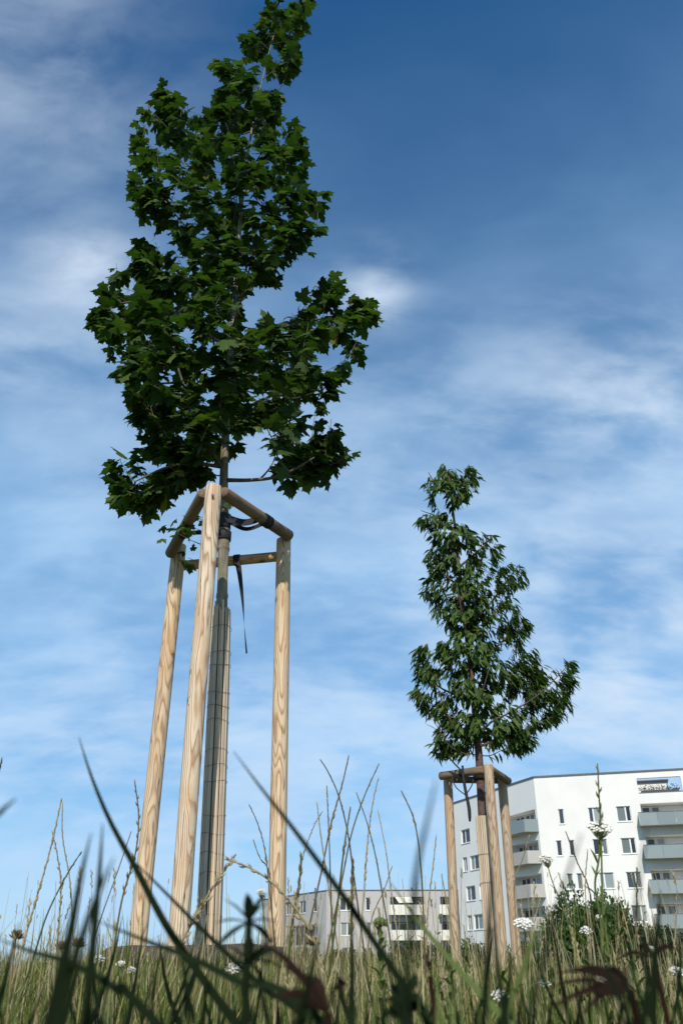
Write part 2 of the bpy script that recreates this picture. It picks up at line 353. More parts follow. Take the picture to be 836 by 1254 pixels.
# ------------------------------------------------------------------ buildings
class Facade:
    """a vertical wall plane from p (xy) along d; windows are given in u (along) and z"""
    def __init__(s, p, q, outward):
        s.p = Vector((p[0], p[1], 0)); dd = Vector((q[0]-p[0], q[1]-p[1], 0)); s.len = dd.length; s.d = dd.normalized()
        s.n = Vector((s.d.y, -s.d.x, 0))
        if s.n.dot(Vector((outward[0], outward[1], 0))) < 0: s.n = -s.n
    def P(s, u, z, out=0): return s.p + s.d * u + s.n * out + Vector((0, 0, z))
    def uz(s, px, py):
        r = ray(px, py); k = (s.p - Vector((0, 0, 0))).dot(s.n) / Vector((r.x, r.y, 0)).dot(s.n)
        q = r * k; return (q - s.p).dot(s.d), q.z + CAMZ
    def rect(s, x0, y0, x1, y1):
        cxm, cym = (x0+x1)/2, (y0+y1)/2
        u0 = s.uz(x0, cym)[0]; u1 = s.uz(x1, cym)[0]; z1 = s.uz(cxm, y0)[1]; z0 = s.uz(cxm, y1)[1]
        return (min(u0, u1), max(u0, u1), z0, z1)
    def quadbox(s, mb, u0, u1, z0, z1, o0, o1, mi=0):
        c = [s.P(u, z, o) for o in (o0, o1) for z in (z0, z1) for u in (u0, u1)]
        mb.add(c, [(0,1,3,2),(4,6,7,5),(0,4,5,1),(2,3,7,6),(0,2,6,4),(1,5,7,3)], mi)
    def wall(s, mb, z0, z1, holes, mi=0, u0=0, u1=None):
        """holes: (u0,u1,z0,z1,depth)"""
        u1 = s.len if u1 is None else u1
        us = sorted({u0, u1, *[h[0] for h in holes], *[h[1] for h in holes]}); zs = sorted({z0, z1, *[h[2] for h in holes], *[h[3] for h in holes]})
        for a, b_ in zip(us, us[1:]):
            for c, d in zip(zs, zs[1:]):
                mu, mz = (a+b_)/2, (c+d)/2
                if any(h[0] < mu < h[1] and h[2] < mz < h[3] for h in holes): continue
                mb.add([s.P(a, c), s.P(b_, c), s.P(b_, d), s.P(a, d)], [(0, 1, 2, 3)], mi)
        for h in holes:
            a, b_, c, d, e = h[:5]
            F = [s.P(a, c), s.P(b_, c), s.P(b_, d), s.P(a, d)]; B = [s.P(a, c, -e), s.P(b_, c, -e), s.P(b_, d, -e), s.P(a, d, -e)]
            mb.add(F + B, [(0,1,5,4),(1,2,6,5),(2,3,7,6),(3,0,4,7)] + ([(4,5,6,7)] if e > .1 and len(h) == 5 else []), mi)
    def window(s, parent, h, depth, mull=.62, sill=True, curtain=()):
        a, b_, c, d = h[:4]; fw = .07; e = .03
        mb = MB(); o0, o1 = -depth + .01, -depth + .08
        a2, b2, c2, d2 = a + .006, b_ - .006, c + .006, d - .006
        s.quadbox(mb, a2, a2+fw, c2, d2, o0, o1); s.quadbox(mb, b2-fw, b2, c2, d2, o0, o1)
        s.quadbox(mb, a2+fw, b2-fw, c2, c2+fw, o0, o1); s.quadbox(mb, a2+fw, b2-fw, d2-fw, d2, o0, o1)
        cells = [(a2+fw, b2-fw)]
        if mull and b_ - a > .9:
            mu = a2 + (b2 - a2) * mull; s.quadbox(mb, mu-.07, mu+.07, c2+fw, d2-fw, o0, o1); cells = [(a2+fw, mu-.07), (mu+.07, b2-fw)]
        fr = mb.build('window', MAT['white_frame'], parent)
        for k, (p, q) in enumerate(cells):
            pb = MB(); s.quadbox(pb, p, q, c2+fw, d2-fw, o0+.01, o0+.03)
            sub(pb.build('pane', MAT['curtain_glass' if k in curtain else 'glass']), fr)
        if sill:
            sb = MB(); s.quadbox(sb, a-.06, b_+.06, c-.07, c-.004, .003, .06)
            sub(sb.build('sill', MAT['white_frame']), fr)
        return fr
def sub(o, parent):
    """sub-part of a part whose own matrix is the identity in the world"""
    o.parent = parent
    root = parent.parent
    o.matrix_parent_inverse = Matrix.Identity(4)
    return o
def child(o, root):
    o.parent = root; o.matrix_parent_inverse = Matrix.Translation(root.location).inverted(); return o

# ---- white building
ZT = 18.9; ZB = -.2
C = (20.7, 95.0); Rr = (C[0] + 14.67*1.75, C[1] - 4.17*1.75); Ll = (13.82, 111.0)
Bk = (Rr[0] + 5, Rr[1] + 17); 
fr_ = Facade(C, Rr, (-.3, -1)); fl_ = Facade(C, Ll, (-1, -.3))
wb = thing('apartment_building', (C[0], C[1], ZB), 'tall white apartment block with greenish balconies and a flat roof on the right', 'building')
def snap(rs, w=None, h=None):
    a, b_, c, d = rs
    if w: m_ = (a+b_)/2; a, b_ = m_ - w/2, m_ + w/2
    if h: m_ = (c+d)/2; c, d = m_ - h/2, m_ + h/2
    return (a, b_, c, d)
ROWS = [14.85, 11.75, 8.55, 5.5, 2.45]           # window centre heights
holes = []; wins = []
def add_win(f, x, y, row, wdt, hgt, hl, wl, mull=.62, cur=()):
    u = f.uz(x, y)[0]; z = ROWS[row]
    h = (u - wdt/2, u + wdt/2, z - hgt/2, z + hgt/2, .2); hl.append(h); wl.append((h, mull, cur))
for x, y, r, wd, cur in [(686.7, 998, 0, .55, ()), (729, 999, 0, 1.4, (1,)), (764, 1001, 0, 1.4, (0,)),
        (684.5, 1039, 1, .55, ()), (700, 1039, 1, .55, ()), (735, 1040, 1, 1.4, (1,)), (770, 1041, 1, 1.4, (0,)),
        (698, 1081, 2, .55, (0,)), (710, 1081, 2, .55, (0,)), (743, 1081, 2, 1.4, (0, 1)), (776.5, 1081, 2, 1.4, (1,)),
        (705, 1120, 3, .55, ()), (717, 1120, 3, .55, ()), (752, 1122, 3, 1.4, ()), (783, 1123, 3, 1.4, (0, 1)), (720, 1155, 4, 1.4, ()), (760, 1155, 4, 1.4, ())]:
    add_win(fr_, x, y, r, wd, 1.5, holes, wins, .34 if x in (729, 743) else .64, cur)
ul = [fr_.uz(786, 1003)[0]] * 4
log_u1 = ul[0] + 8.2
logs = []
for r in range(4):
    z = ROWS[r]; h = (ul[r], log_u1, z - 1.15, z + .9, 1.5); holes.append(h); logs.append(h)
tu0, tu1 = fr_.uz(779.5, 960)[0], fr_.uz(834, 960)[0]
terr = (tu0, tu1, 16.75, 18.3, .35, 'open'); holes.append(terr)
mb = MB(); fr_.wall(mb, ZB, ZT, holes)
front_wall = mb.build('front_wall', MAT['white_wall'], wb); front_wall['label'] = 'bright white rendered wall facing the meadow'
lh = []; lw = []
for x, y, r, wd, cur in [(569.5, 1022, 0, 2.0, ()), (586, 1022, 0, 1.0, ()), (569, 1058, 1, 1.0, ()), (581, 1058, 1, 2.0, (1,)), (576.5, 1099, 2, 2.0, (1,)), (590, 1099, 2, 1.0, ()), (575.5, 1138, 3, 1.0, (0,)), (586, 1138, 3, 1.9, (0,))]:
    add_win(fl_, x, y, r, wd, 1.55, lh, lw, .6, cur)
bu1 = fl_.uz(620, 1020)[0]
llog = []
for r in range(5):
    z = ROWS[r]; h = (.35, bu1, z - 1.15, z + .9, 1.3); lh.append(h); llog.append(h)
mb = MB(); fl_.wall(mb, ZB, ZT, lh)
mb.build('side_wall', MAT['side_wall'], wb)
for h, mu, cur in wins: fr_.window(wb, h, .2, mu, True, cur)
for h, mu, cur in lw: fl_.window(wb, h, .2, mu, True, cur)
# remaining walls and the roof
mb = MB()
poly = [Ll, C, Rr, Bk, (Ll[0] + 16, Ll[1] + 4)]
for a, b_ in ((2, 3), (3, 4), (4, 0)):
    p, q = poly[a], poly[b_]; mb.add([(*p, ZB), (*q, ZB), (*q, ZT), (*p, ZT)], [(0, 1, 2, 3)])
mb.build('back_wall', MAT['side_wall'], wb)
MB().add([(*p, 16.7) for p in poly], [(0, 1, 2, 3, 4)]).build('roof', MAT['roof'], wb)
for f in (fr_, fl_):
    mb = MB(); f.quadbox(mb, -.05, f.len, ZT + .004, ZT + .2, -.35, .06); mb.build('coping', MAT['coping'], wb)
# loggias on the front: doors, light panels, balcony parapets of separate panels
for r, h in enumerate(logs):
    u0, u1, z0, z1, dp = h
    k = 0
    for (a, b_, kind) in [(.15, .95, 'd'), (1.1, 1.9, 'g'), (2.0, 4.2, 'w'), (4.3, 5.2, 'd'), (5.3, 6.2, 'g'), (6.3, 8.0, 'w')]:
        hh = (u0 + a, u0 + b_, z0 + .06, z1 - .12)
        if kind == 'w':
            mb = MB(); fr_.quadbox(mb, *hh, -dp + .01, -dp + .05); mb.build('wall_panel', MAT['white_wall'], wb)
        else:
            w_ = fr_.window(wb, hh, dp - .02, 0, False, (0,) if kind == 'g' else ()); w_.name = 'balcony_door'
    mb = MB(); fr_.quadbox(mb, u0 - .35, u1 + .2, z0 - .22, z0 - .02, .004, 1.25)
    bal = mb.build('balcony', MAT['concrete'], wb)
    n = 5; u = u0 - .35; W = (u1 + .2 - u) / n
    for k in range(n):
        mb = MB(); fr_.quadbox(mb, u + k*W + .015, u + (k+1)*W - .015, z0 - .25, z0 + .98, 1.26, 1.30)
        sub(mb.build('panel', MAT['teal_panel']), bal)
    mb = MB(); fr_.quadbox(mb, u - .045, u - .005, z0 - .25, z0 + .98, .006, 1.28); sub(mb.build('panel', MAT['teal_panel']), bal)
    mb = MB(); fr_.quadbox(mb, u - .05, u1 + .2, z0 + .985, z0 + 1.03, 1.24, 1.32); sub(mb.build('handrail', MAT['coping']), bal)
# side balconies by the corner, bent parapets
for r, h in enumerate(llog):
    u0, u1, z0, z1, dp = h
    for (a, b_, g_) in [(.05, .30, 0), (.34, .62, 1), (.66, .95, 0)]:
        hh = (u0 + (u1-u0)*a, u0 + (u1-u0)*b_, z0 + .06, z1 - .1)
        w_ = fl_.window(wb, hh, dp - .02, .5, False, (0,) if g_ else ()); w_.name = 'balcony_door'
    z = z0; pts = [(.02, .01), (.6, 1.35), (u1 * .62, 1.35), (u1 + .1, .01)]
    mt = MAT['teal_panel'] if r == 0 else MAT['concrete']
    lo = [fl_.P(u, z - .25, o) for u, o in pts]; hi = [fl_.P(u, z - .03, o) for u, o in pts]
    bal = MB().add(lo + hi, [(3, 2, 1, 0), (4, 5, 6, 7), (0, 1, 5, 4), (1, 2, 6, 5), (2, 3, 7, 6), (3, 0, 4, 7)]).build('balcony', MAT['concrete'], wb)
    for k in range(3):
        (ua, oa), (ub, ob_) = pts[k], pts[k+1]
        e = .05; A, B = fl_.P(ua, 0, oa), fl_.P(ub, 0, ob_); dd = (B - A).normalized(); nn = Vector((dd.y, -dd.x, 0))
        if nn.dot(fl_.n) < -.01 : nn = -nn
        if k == 0 and nn.dot(fl_.d) > 0: nn = -nn
        A = A + dd * .01; B = B - dd * .01
        c = [q + nn * o + Vector((0, 0, zz)) for o in (.004, .06) for zz in (z - .27, z + .98) for q in (A, B)]
        sub(MB().add(c, [(0,1,3,2),(4,6,7,5),(0,4,5,1),(2,3,7,6),(0,2,6,4),(1,5,7,3)]).build('panel', mt), bal)
# roof terrace behind the big opening: rail, plants, set-back top storey
mb = MB(); fr_.quadbox(mb, tu0 - 6, tu1 - 1.2, 16.704, 18.5, -7.5, -3.2); mb.build('penthouse_wall', MAT['white_wall'], wb)
mb = MB(); fr_.quadbox(mb, tu0 - 6.2, tu1 - 1.0, 18.504, 18.62, -7.6, -2.9); mb.build('penthouse_roof', MAT['coping'], wb)
mb = MB(); fr_.quadbox(mb, tu0 + .02, tu1 - .02, 16.76, 16.86, -.2, -.05); mb.build('terrace_rail', MAT['coping'], wb)
mb = MB(); fr_.quadbox(mb, tu0 + .3, tu1 - .3, 16.76, 17.15, -.9, -.5); mb.build('planter', MAT['dark_panel'], wb)
for k in range(7):
    mb = MB(); cu = tu0 + .5 + k * (tu1 - tu0 - 1) / 6
    for _ in range(60):
        c = fr_.P(cu + rnd(-.35, .35), 17.15 + rnd(0, .15 + .5 * random.random()), -.7 + rnd(-.2, .2)); a = rvec().normalized() * .09; b2 = rvec().normalized() * .09
        mb.add([c, c + a, c + a + b2, c + b2], [(0, 1, 2, 3)])
    o = mb.build('potted_plant', MAT['shrub_leaf_dark'], wb)

# ---- grey building
GC = (-1.9, 121.0); GR = (30.0, 120.2); GL = (-11.5, 136.6); GT = 9.8
gr_ = Facade(GC, GR, (0, -1)); gl_ = Facade(GC, GL, (-1, 0))
gb = thing('apartment_building', (GC[0], GC[1], ZB), 'low grey apartment block with cream balconies seen behind the grass stalks', 'building')
GROW = [8.25, 5.35, 2.5]
def grow(f, x, y, r, wd, hgt, hl, wl, mull=.6):
    u = f.uz(x, y)[0]; h = (u - wd/2, u + wd/2, GROW[r] - hgt/2, GROW[r] + hgt/2, .2); hl.append(h); wl.append((h, mull, (0,) if random.random() < .4 else ()))
gh = []; gw = []; glh = []; glw = []
for r, y in enumerate((1107, 1138, 1167)):
    grow(gr_, 422.5 + r * 1.2, y, r, 1.4, 1.5, gh, gw); grow(gr_, 450.5 + r * 1.0, y, r, .6, 1.5, gh, gw, 0)
    grow(gl_, 370.5 + r, y, r, 1.7, 1.5, glh, glw); grow(gl_, 385.5 + r, y, r, 1.0, 1.5, glh, glw, 0); grow(gl_, 353.5, y, r, 1.5, 1.5, glh, glw)
    grow(gl_, 338.5, y, r, 2.2, 1.5, glh, glw)
glogs = []
for r in range(3):
    for xa, xb in ((478, 519), (539, 580)):
        h = (gr_.uz(xa, 1107)[0], gr_.uz(xb, 1107)[0], GROW[r] - 1.1, GROW[r] + .85, 1.2); gh.append(h); glogs.append((h, r, xa))
mb = MB(); gr_.wall(mb, ZB - .2, GT, gh); mb.build('front_wall', MAT['grey_wall'], gb)
mb = MB(); gl_.wall(mb, ZB - .2, GT, glh); mb.build('side_wall', MAT['grey_wall'], gb)
for h, mu, cu in gw: gr_.window(gb, h, .2, mu, True, cu)
for h, mu, cu in glw: gl_.window(gb, h, .2, mu, True, cu)
for h, r, xa in glogs:
    u0, u1, z0, z1, dp = h; W = u1 - u0
    for a, b_ in ((.04, .2), (.24, .55), (.60, .76), (.8, .96)):
        w_ = gr_.window(gb, (u0 + W*a, u0 + W*b_, z0 + .06, z1 - .1), dp - .02, 0, False, (0,) if random.random() < .3 else ()); w_.name = 'balcony_door'
    mb = MB(); gr_.quadbox(mb, u0 - .25, u1 + .1, z0 - .2, z0 - .02, .004, 1.0); bal = mb.build('balcony', MAT['concrete'], gb)
    for k in range(3):
        q = (u1 + .35 - u0) / 3; mb = MB(); gr_.quadbox(mb, u0 - .25 + k*q + .012, u0 - .25 + (k+1)*q - .012, z0 - .22, z0 + .95, 1.004, 1.06); sub(mb.build('panel', MAT['cream_panel']), bal)
    if r == 0 and xa == 478:
        mb = MB(); A = [gr_.P(u0 + W*.14, z1 - .02, .02), gr_.P(u0 + W*.62, z1 - .02, .02), gr_.P(u0 + W*.66, z1 - .75, 1.1), gr_.P(u0 + W*.24, z1 - .75, 1.1)]
        mb.add(A + [p + Vector((0, 0, -.05)) for p in A], [(0,1,2,3),(7,6,5,4),(0,4,5,1),(1,5,6,2),(2,6,7,3),(3,7,4,0)]); mb.build('awning', MAT['cream_panel'], gb)
# side balcony with a brown rail
u0, u1 = gl_.uz(389, 1140)[0], gl_.uz(362, 1140)[0]
for z in (GROW[1] + .55, GROW[2] + .5):
    mb = MB(); gl_.quadbox(mb, u0, u1, z - .12, z + .06, .004, 1.3); bal = mb.build('balcony', MAT['brown_panel'], gb)
    mb = MB(); gl_.quadbox(mb, u0, u1, z - 2.0, z - 1.0, 1.31, 1.36); sub(mb.build('panel', MAT['dark_panel']), bal)
    for k in range(5):
        uu = u0 + (u1 - u0 - .1) * k / 4; mb = MB(); gl_.quadbox(mb, uu, uu + .1, z - 2.1, z - .125, 1.2, 1.3); sub(mb.build('post', MAT['brown_panel']), bal)
mb = MB(); gpoly = [GL, GC, GR, (GR[0], 145), (0, 155)]
for a, b_ in ((2, 3), (3, 4), (4, 0)):
    p, q = gpoly[a], gpoly[b_]; mb.add([(*p, ZB-.2), (*q, ZB-.2), (*q, GT), (*p, GT)], [(0, 1, 2, 3)])
mb.build('back_wall', MAT['grey_wall'], gb)
MB().add([(*p, GT - .2) for p in gpoly], [(0, 1, 2, 3, 4)]).build('roof', MAT['roof'], gb)
for f in (gr_, gl_):
    mb = MB(); f.quadbox(mb, -.05, f.len, GT + .004, GT + .14, -.3, .05); mb.build('coping', MAT['coping'], gb)
for x in (385, 470, 505, 552):
    p = gr_.P(gr_.uz(x, 1090)[0], GT - .2, -2.0); MB().tube([p, p + Vector((0, 0, .75))], .1, 8).build('roof_vent', MAT['coping'], gb)

# ------------------------------------------------------------------ shrubs in front of the buildings
def shrub_mesh(n, seed, leaf, mtl, lob=9):
    rr = random.Random(seed); mb = MB()
    lobes = [(Vector((rr.uniform(-.7, .7), rr.uniform(-.7, .7), rr.uniform(.35, .8) )), rr.uniform(.25, .45)) for _ in range(lob)]
    for _ in range(n):
        c, r = rr.choice(lobes)
        d = Vector((rr.gauss(0, 1), rr.gauss(0, 1), rr.gauss(0, 1))).normalized() * r * rr.uniform(.3, 1.1); p = c + d
        if p.z < .02: p.z = rr.uniform(.02, .2)
        a = (d.normalized() * .5 + Vector((rr.uniform(-1, 1), rr.uniform(-1, 1), rr.uniform(-.6, .8)))).normalized() * leaf * rr.uniform(.7, 1.4)
        b_ = a.cross(Vector((rr.uniform(-1, 1), rr.uniform(-1, 1), rr.uniform(-1, 1)))).normalized() * leaf * .35
        mb.add([p, p + a*.45 + b_, p + a, p + a*.45 - b_], [(0, 1, 2, 3)])
    return mb.mesh('foliage', mtl)
def stems_mesh(seed, lob=7):
    rr = random.Random(seed); mb = MB()
    for k in range(lob):
        q = Vector((rr.uniform(-.5, .5), rr.uniform(-.5, .5), rr.uniform(.5, .9)))
        mb.tube([Vector((q.x*.15, q.y*.15, -.06)), q*.5 + Vector((0, 0, .05)), q], [.03, .02, .008], 5)
    return mb.mesh('stems', MAT['branch_bark'])
SH = [shrub_mesh(6500, 5, .075, MAT['shrub_leaf']), shrub_mesh(6500, 6, .075, MAT['shrub_leaf_dark']), shrub_mesh(6500, 8, .06, MAT['shrub_leaf_dark'], 12)]
ST_ = [stems_mesh(1), stems_mesh(2)]
shrubs = [  # px centre, top px, D, half width m, mesh, label
 (722, 1092, 30, 1.25, 0, 'leafy green bush rising highest before the white block, below its small paired windows'),
 (690, 1118, 31, 1.0, 0, 'green bush left of the tallest bush, under the corner balconies'),
 (757, 1120, 33, 1.0, 1, 'dark bush just right of the tallest bush by the white wall'),
 (800, 1138, 29, 1.2, 1, 'dark low bush below the greenish balconies at the right edge'),
 (831, 1128, 34, 1.2, 1, 'dark bush cut by the right edge of the picture'),
 (776, 1128, 36, .9, 0, 'small green bush under the lowest window beside the balconies'),
 (650, 1152, 26, .95, 2, 'dark clipped bush right of the cherry tree stakes'),
 (586, 1143, 26, .85, 2, 'dark dense bush between the stakes of the cherry tree'),
 (563, 1152, 27, .8, 2, 'dark low bush just right of the left cherry stake'),
 (535, 1158, 28, .9, 2, 'dark low bush left of the cherry stakes under the cream balconies'),
 (508, 1148, 33, 1.0, 1, 'dark bush before the lower cream balconies of the grey block'),
 (472, 1160, 34, 1.0, 2, 'low dark bush before the middle of the grey block'),
 (430, 1162, 38, 1.1, 2, 'low dark bush before the grey block, right of its corner'),
 (395, 1160, 36, 1.0, 1, 'low dark bush below the corner of the grey block'),
]
for px, py, D, hw, mi, lab in shrubs:
    top = at(px, py, D); gz = g(top.x, D)
    h = top.z - gz
    t_ = thing('shrub', (top.x, D, gz - .03), lab, 'bush', 'bushes in front of the apartment blocks')
    t_.rotation_euler = (0, 0, rnd(0, 6.28)); t_.scale = (hw, hw, h / 1.12)
    for nm, me in (('foliage', SH[mi]), ('stems', ST_[mi % 2])):
        o = bpy.data.objects.new(nm, me); scene.collection.objects.link(o); o.parent = t_; tag(o, kind='stuff' if nm == 'foliage' else None)

# ------------------------------------------------------------------ stakes and frames
def aligned(name, me, a, b, parent):
    """object whose local Z runs from a to b"""
    o = bpy.data.objects.new(name, me); scene.collection.objects.link(o)
    q = (b - a).to_track_quat('Z', 'Y'); o.parent = parent
    o.matrix_parent_inverse = Matrix.Translation(parent.location).inverted()
    o.location = a; o.rotation_mode = 'QUATERNION'; o.rotation_quaternion = q; return o
def pole_mesh(name, ln, r, m, seed, n=28, rounded=.012):
    rr = random.Random(seed); mb = MB(); k = max(6, int(ln / .09)); ph = [rr.uniform(0, 6.28) for _ in range(4)]
    vs = []; fs = []
    zz = [0, rounded * .4, rounded] + [rounded + (ln - 2*rounded) * i / k for i in range(1, k)] + [ln - rounded, ln - rounded * .4, ln]
    for i, z in enumerate(zz):
        e = r
        if i in (0, len(zz)-1): e = r - rounded * .75
        if i in (1, len(zz)-2): e = r - rounded * .25
        ox, oy = .003 * math.sin(z * 1.7 + ph[0]), .003 * math.sin(z * 1.3 + ph[1])
        for j in range(n):
            a = 2 * math.pi * j / n
            q = e * (1 + .018 * math.sin(2*a + ph[2] + z) + .010 * math.sin(3*a + ph[3] + z * 2.2) + rr.uniform(-.004, .004))
            vs.append((ox + q * math.cos(a), oy + q * math.sin(a), z))
    for i in range(len(zz) - 1):
        for j in range(n): fs.append((i*n+j, i*n+(j+1) % n, (i+1)*n+(j+1) % n, (i+1)*n+j))
    fs.append(tuple(range(n-1, -1, -1))); fs.append(tuple((len(zz)-1)*n + j for j in range(n)))
    return mb.add(vs, fs).mesh(name, m, True)
def grounded(px, py, D, sink=.12):
    p = at(px, py, D); return Vector((p.x, p.y, g(p.x, p.y) - sink))
UPZ = Vector((0, 0, 1))

# ---- frame of the maple
f1 = thing('tree_stake_frame', (-.68, 4.3, g(-.68, 4.3)), 'pale peeled pine stake frame with three posts and top rails around the maple', 'stake frame', 'stake frames around the young trees')
S1 = {}
for key, top, base, D, kn, sd_ in [
    ('front', (261.5, 596), (219, 1155), 4.0, [(-1.75, 2.25, .012), (-1.45, 1.36, .016), (-1.2, 1.22, .011), (-1.9, .5, .012)], 3),
    ('left', (219, 668), (170, 1150), 4.72, [(-1.5, 2.0, .013), (-1.75, 1.93, .010), (-1.2, 1.21, .015), (-1.7, 1.14, .010), (-1.4, .45, .012)], 7),
    ('right', (347, 661), (340, 1150), 4.64, [(-1.9, 1.98, .011), (-1.2, 2.0, .013), (-1.5, .8, .012)], 12)]:
    a = grounded(*base, D); b_ = at(*top, D)
    m = wood('stake_pine_%d' % sd_, sd_, kn, (.75, .615, .445) if key == 'front' else (.70, .535, .345))
    aligned('stake', pole_mesh('stake', (b_ - a).length, .0435, m, sd_, 28, .005), a, b_, f1); S1[key] = (a, b_)
railm = wood('rail_wood', 21, [(.5, .3, .01)], (.21, .135, .08), (.09, .05, .028), .7, .033)
railm2 = wood('rail_wood_pale', 25, [(-2, .5, .012)], (.66, .44, .23), (.34, .18, .08), 1, .033)
def rail(a, b_, r, m, seed, parent): return aligned('rail', pole_mesh('rail', (b_ - a).length, r, m, seed, 20, .01), a, b_, parent)
F, Lf, Rt = S1['front'][1], S1['left'][1], S1['right'][1]
rail(at(250, 604, 4.03), at(209, 679, 4.66), .033, railm, 31, f1)
rail(at(273, 603, 4.04), at(355, 657, 4.60), .034, railm, 32, f1)
rail(Lf + Vector((.02, .075, -.10)), Rt + Vector((.0, .078, -.07)), .031, railm2, 33, f1)
def screw(p, d, parent): MB().tube([p, p + d * .012], .007, 8).build('screw', MAT['wire'], parent)
screw(at(262, 612, 4.0) + Vector((0, -.046, 0)), Vector((0, -1, 0)), f1)

# ---- frame of the cherry
f2 = thing('tree_stake_frame', (1.5, 9.4, g(1.5, 9.4)), 'weathered brown stake frame with three posts and top rails around the cherry tree', 'stake frame', 'stake frames around the young trees')
S2 = {}
for key, top, base, D, kn, sd_ in [
    ('front', (597, 936), (618, 1205), 9.15, [(-1.6, 1.1, .016), (-1.3, .6, .013)], 41),
    ('left', (548, 949), (556.5, 1170), 9.66, [(-1.5, 1.05, .014), (-1.7, .75, .014), (-1.3, 1.5, .012)], 43),
    ('right', (613.5, 951), (635, 1205), 9.70, [(-1.8, 1.2, .014)], 47)]:
    a = grounded(*base, D); b_ = at(*top, D)
    m = wood('stake_brown_%d' % sd_, sd_, kn, (.56, .42, .28), (.20, .11, .055), .93, .049)
    aligned('stake', pole_mesh('stake', (b_ - a).length, .049, m, sd_), a, b_, f2); S2[key] = (a, b_)
railm3 = wood('rail_weathered', 51, [(1, .3, .01)], (.17, .12, .075), (.09, .058, .034), .8, .04)
rail(at(592, 943, 9.16), at(539, 951, 9.55), .042, railm3, 52, f2)
rail(at(600, 942, 9.16), at(622, 957, 9.58), .04, railm3, 53, f2)
rail(at(545, 955, 9.70), at(618, 956, 9.74), .036, railm3, 54, f2)

# ------------------------------------------------------------------ leaves
def maple_leaf_mesh(name, seed, m):
    rr = random.Random(seed)
    half = [(.10, -.05), (.24, -.13), (.36, -.10), (.44, -.02), (.36, .06), (.50, .10), (.60, .22), (.68, .40), (.54, .38), (.47, .47), (.38, .42), (.24, .47), (.30, .62), (.36, .72), (.22, .72), (.17, .82), (.09, .84)]
    pts = [(0, 0)] + half + [(0, 1.04)] + [(-x, y) for x, y in half[::-1]]
    droop = rr.uniform(.10, .40); fold = rr.uniform(-.05, .3); tw = rr.uniform(-.2, .2)
    def shp(x, y):
        x += rr.uniform(-.018, .018); y += rr.uniform(-.018, .018)
        r2 = x*x + (y-.2)**2
        return (x, y, -droop * r2 - fold * abs(x) + tw * x * y + .03 * math.sin(9*x + seed) )
    ring = [shp(x, y) for x, y in pts]; c = (0, .24, .012)
    mb = MB(); n = len(ring)
    mb.add(ring + [c], [(i, (i+1) % n, n) for i in range(n)])
    o = len(mb.v); mb.v += [(.014, -.55, .10), (-.014, -.55, .10)]; mb.f.append((0, o, o+1)); mb.m.append(0)
    return mb.mesh(name, m)
def lance_leaf_mesh(name, seed, m):
    rr = random.Random(seed); mb = MB(); bend = rr.uniform(.05, .3); fo = rr.uniform(.1, .45)
    pr = [(0, .02), (.12, .085), (.35, .165), (.6, .145), (.85, .06), (1.0, .0)]
    vs = []; fs = []
    for y, w_ in pr: vs += [(-w_, y, fo * w_ - bend * y * y), (0, y, -bend * y * y), (w_, y, fo * w_ - bend * y * y)]
    for i in range(len(pr) - 1): fs += [(3*i, 3*i+1, 3*i+4, 3*i+3), (3*i+1, 3*i+2, 3*i+5, 3*i+4)]
    return mb.add(vs, fs).mesh(name, m)
def leaf_matrix(p, y, up, s):
    y = y.normalized(); z = up - y * up.dot(y)
    z = z.normalized() if z.length > 1e-4 else y.orthogonal().normalized()
    x = y.cross(z)
    return Matrix(((x.x*s, y.x*s, z.x*s, p.x), (x.y*s, y.y*s, z.y*s, p.y), (x.z*s, y.z*s, z.z*s, p.z), (0, 0, 0, 1)))
def project(p):
    d = p - Vector((0, 0, CAMZ)); f = d.y*CT + d.z*ST; u = -d.y*ST + d.z*CT
    return CX + d.x/f*FPX, CY - u/f*FPX, f
def place_leaves(root, mats4, meshes, mtl, count=300):
    """the leaves that show largest are objects of their own, the others one joined part"""
    # nearest leaves that lie at the outline or on the near side show largest
    order = sorted(range(len(mats4)), key=lambda i: -mats4[i][1])
    inv = Matrix.Translation(root.location).inverted()
    for i in order[:count]:
        M4, _, k = mats4[i]
        o = bpy.data.objects.new('leaf', meshes[k]); scene.collection.objects.link(o); o.parent = root; o.matrix_parent_inverse = inv; o.matrix_basis = M4
    V = []; Fc = []; off = 0
    base = [(np.array([v.co[:] for v in me.vertices]), [tuple(p.vertices) for p in me.polygons]) for me in meshes]
    for i in order[count:]:
        M4, _, k = mats4[i]; v, f = base[k]; A = np.array(M4)
        V.append(v @ A[:3, :3].T + A[:3, 3]); Fc += [tuple(j + off for j in q) for q in f]; off += len(v)
    me = bpy.data.meshes.new('foliage'); me.from_pydata(np.concatenate(V).tolist(), [], Fc); me.materials.append(mtl); me.update()
    o = link('foliage', me, root); o['kind'] = 'stuff'; return o

class Skeleton:
    """grows twigs towards tips from the nearest wood already there"""
    def __init__(s): s.n = []      # (pos, radius)
    def add_path(s, pts, r): s.n += [(Vector(p), rr_) for p, rr_ in zip(pts, r)]
    def grow(s, tip, mb, rise=.0, rmax=.02, sag=.0):
        best = min(s.n, key=lambda q: (q[0] - tip).length + (3 * max(0, q[0].z - tip.z + rise)))
        a = best[0]; d = tip - a; ln = d.length
        mid1 = a + d * .35 + Vector((0, 0, -.08 * ln + sag)) + rvec(.03 * ln); mid2 = a + d * .7 + Vector((0, 0, -.05 * ln)) + rvec(.03 * ln)
        path = smooth_path([a, mid1, mid2, tip], 7); r0 = min(best[1] * .7, rmax, .003 + ln * .010); rad = [r0 * (1 - .75 * i / 7) + .0012 for i in range(8)]
        mb.tube(path, rad, 5); s.add_path(path[2:], rad[2:]); return path

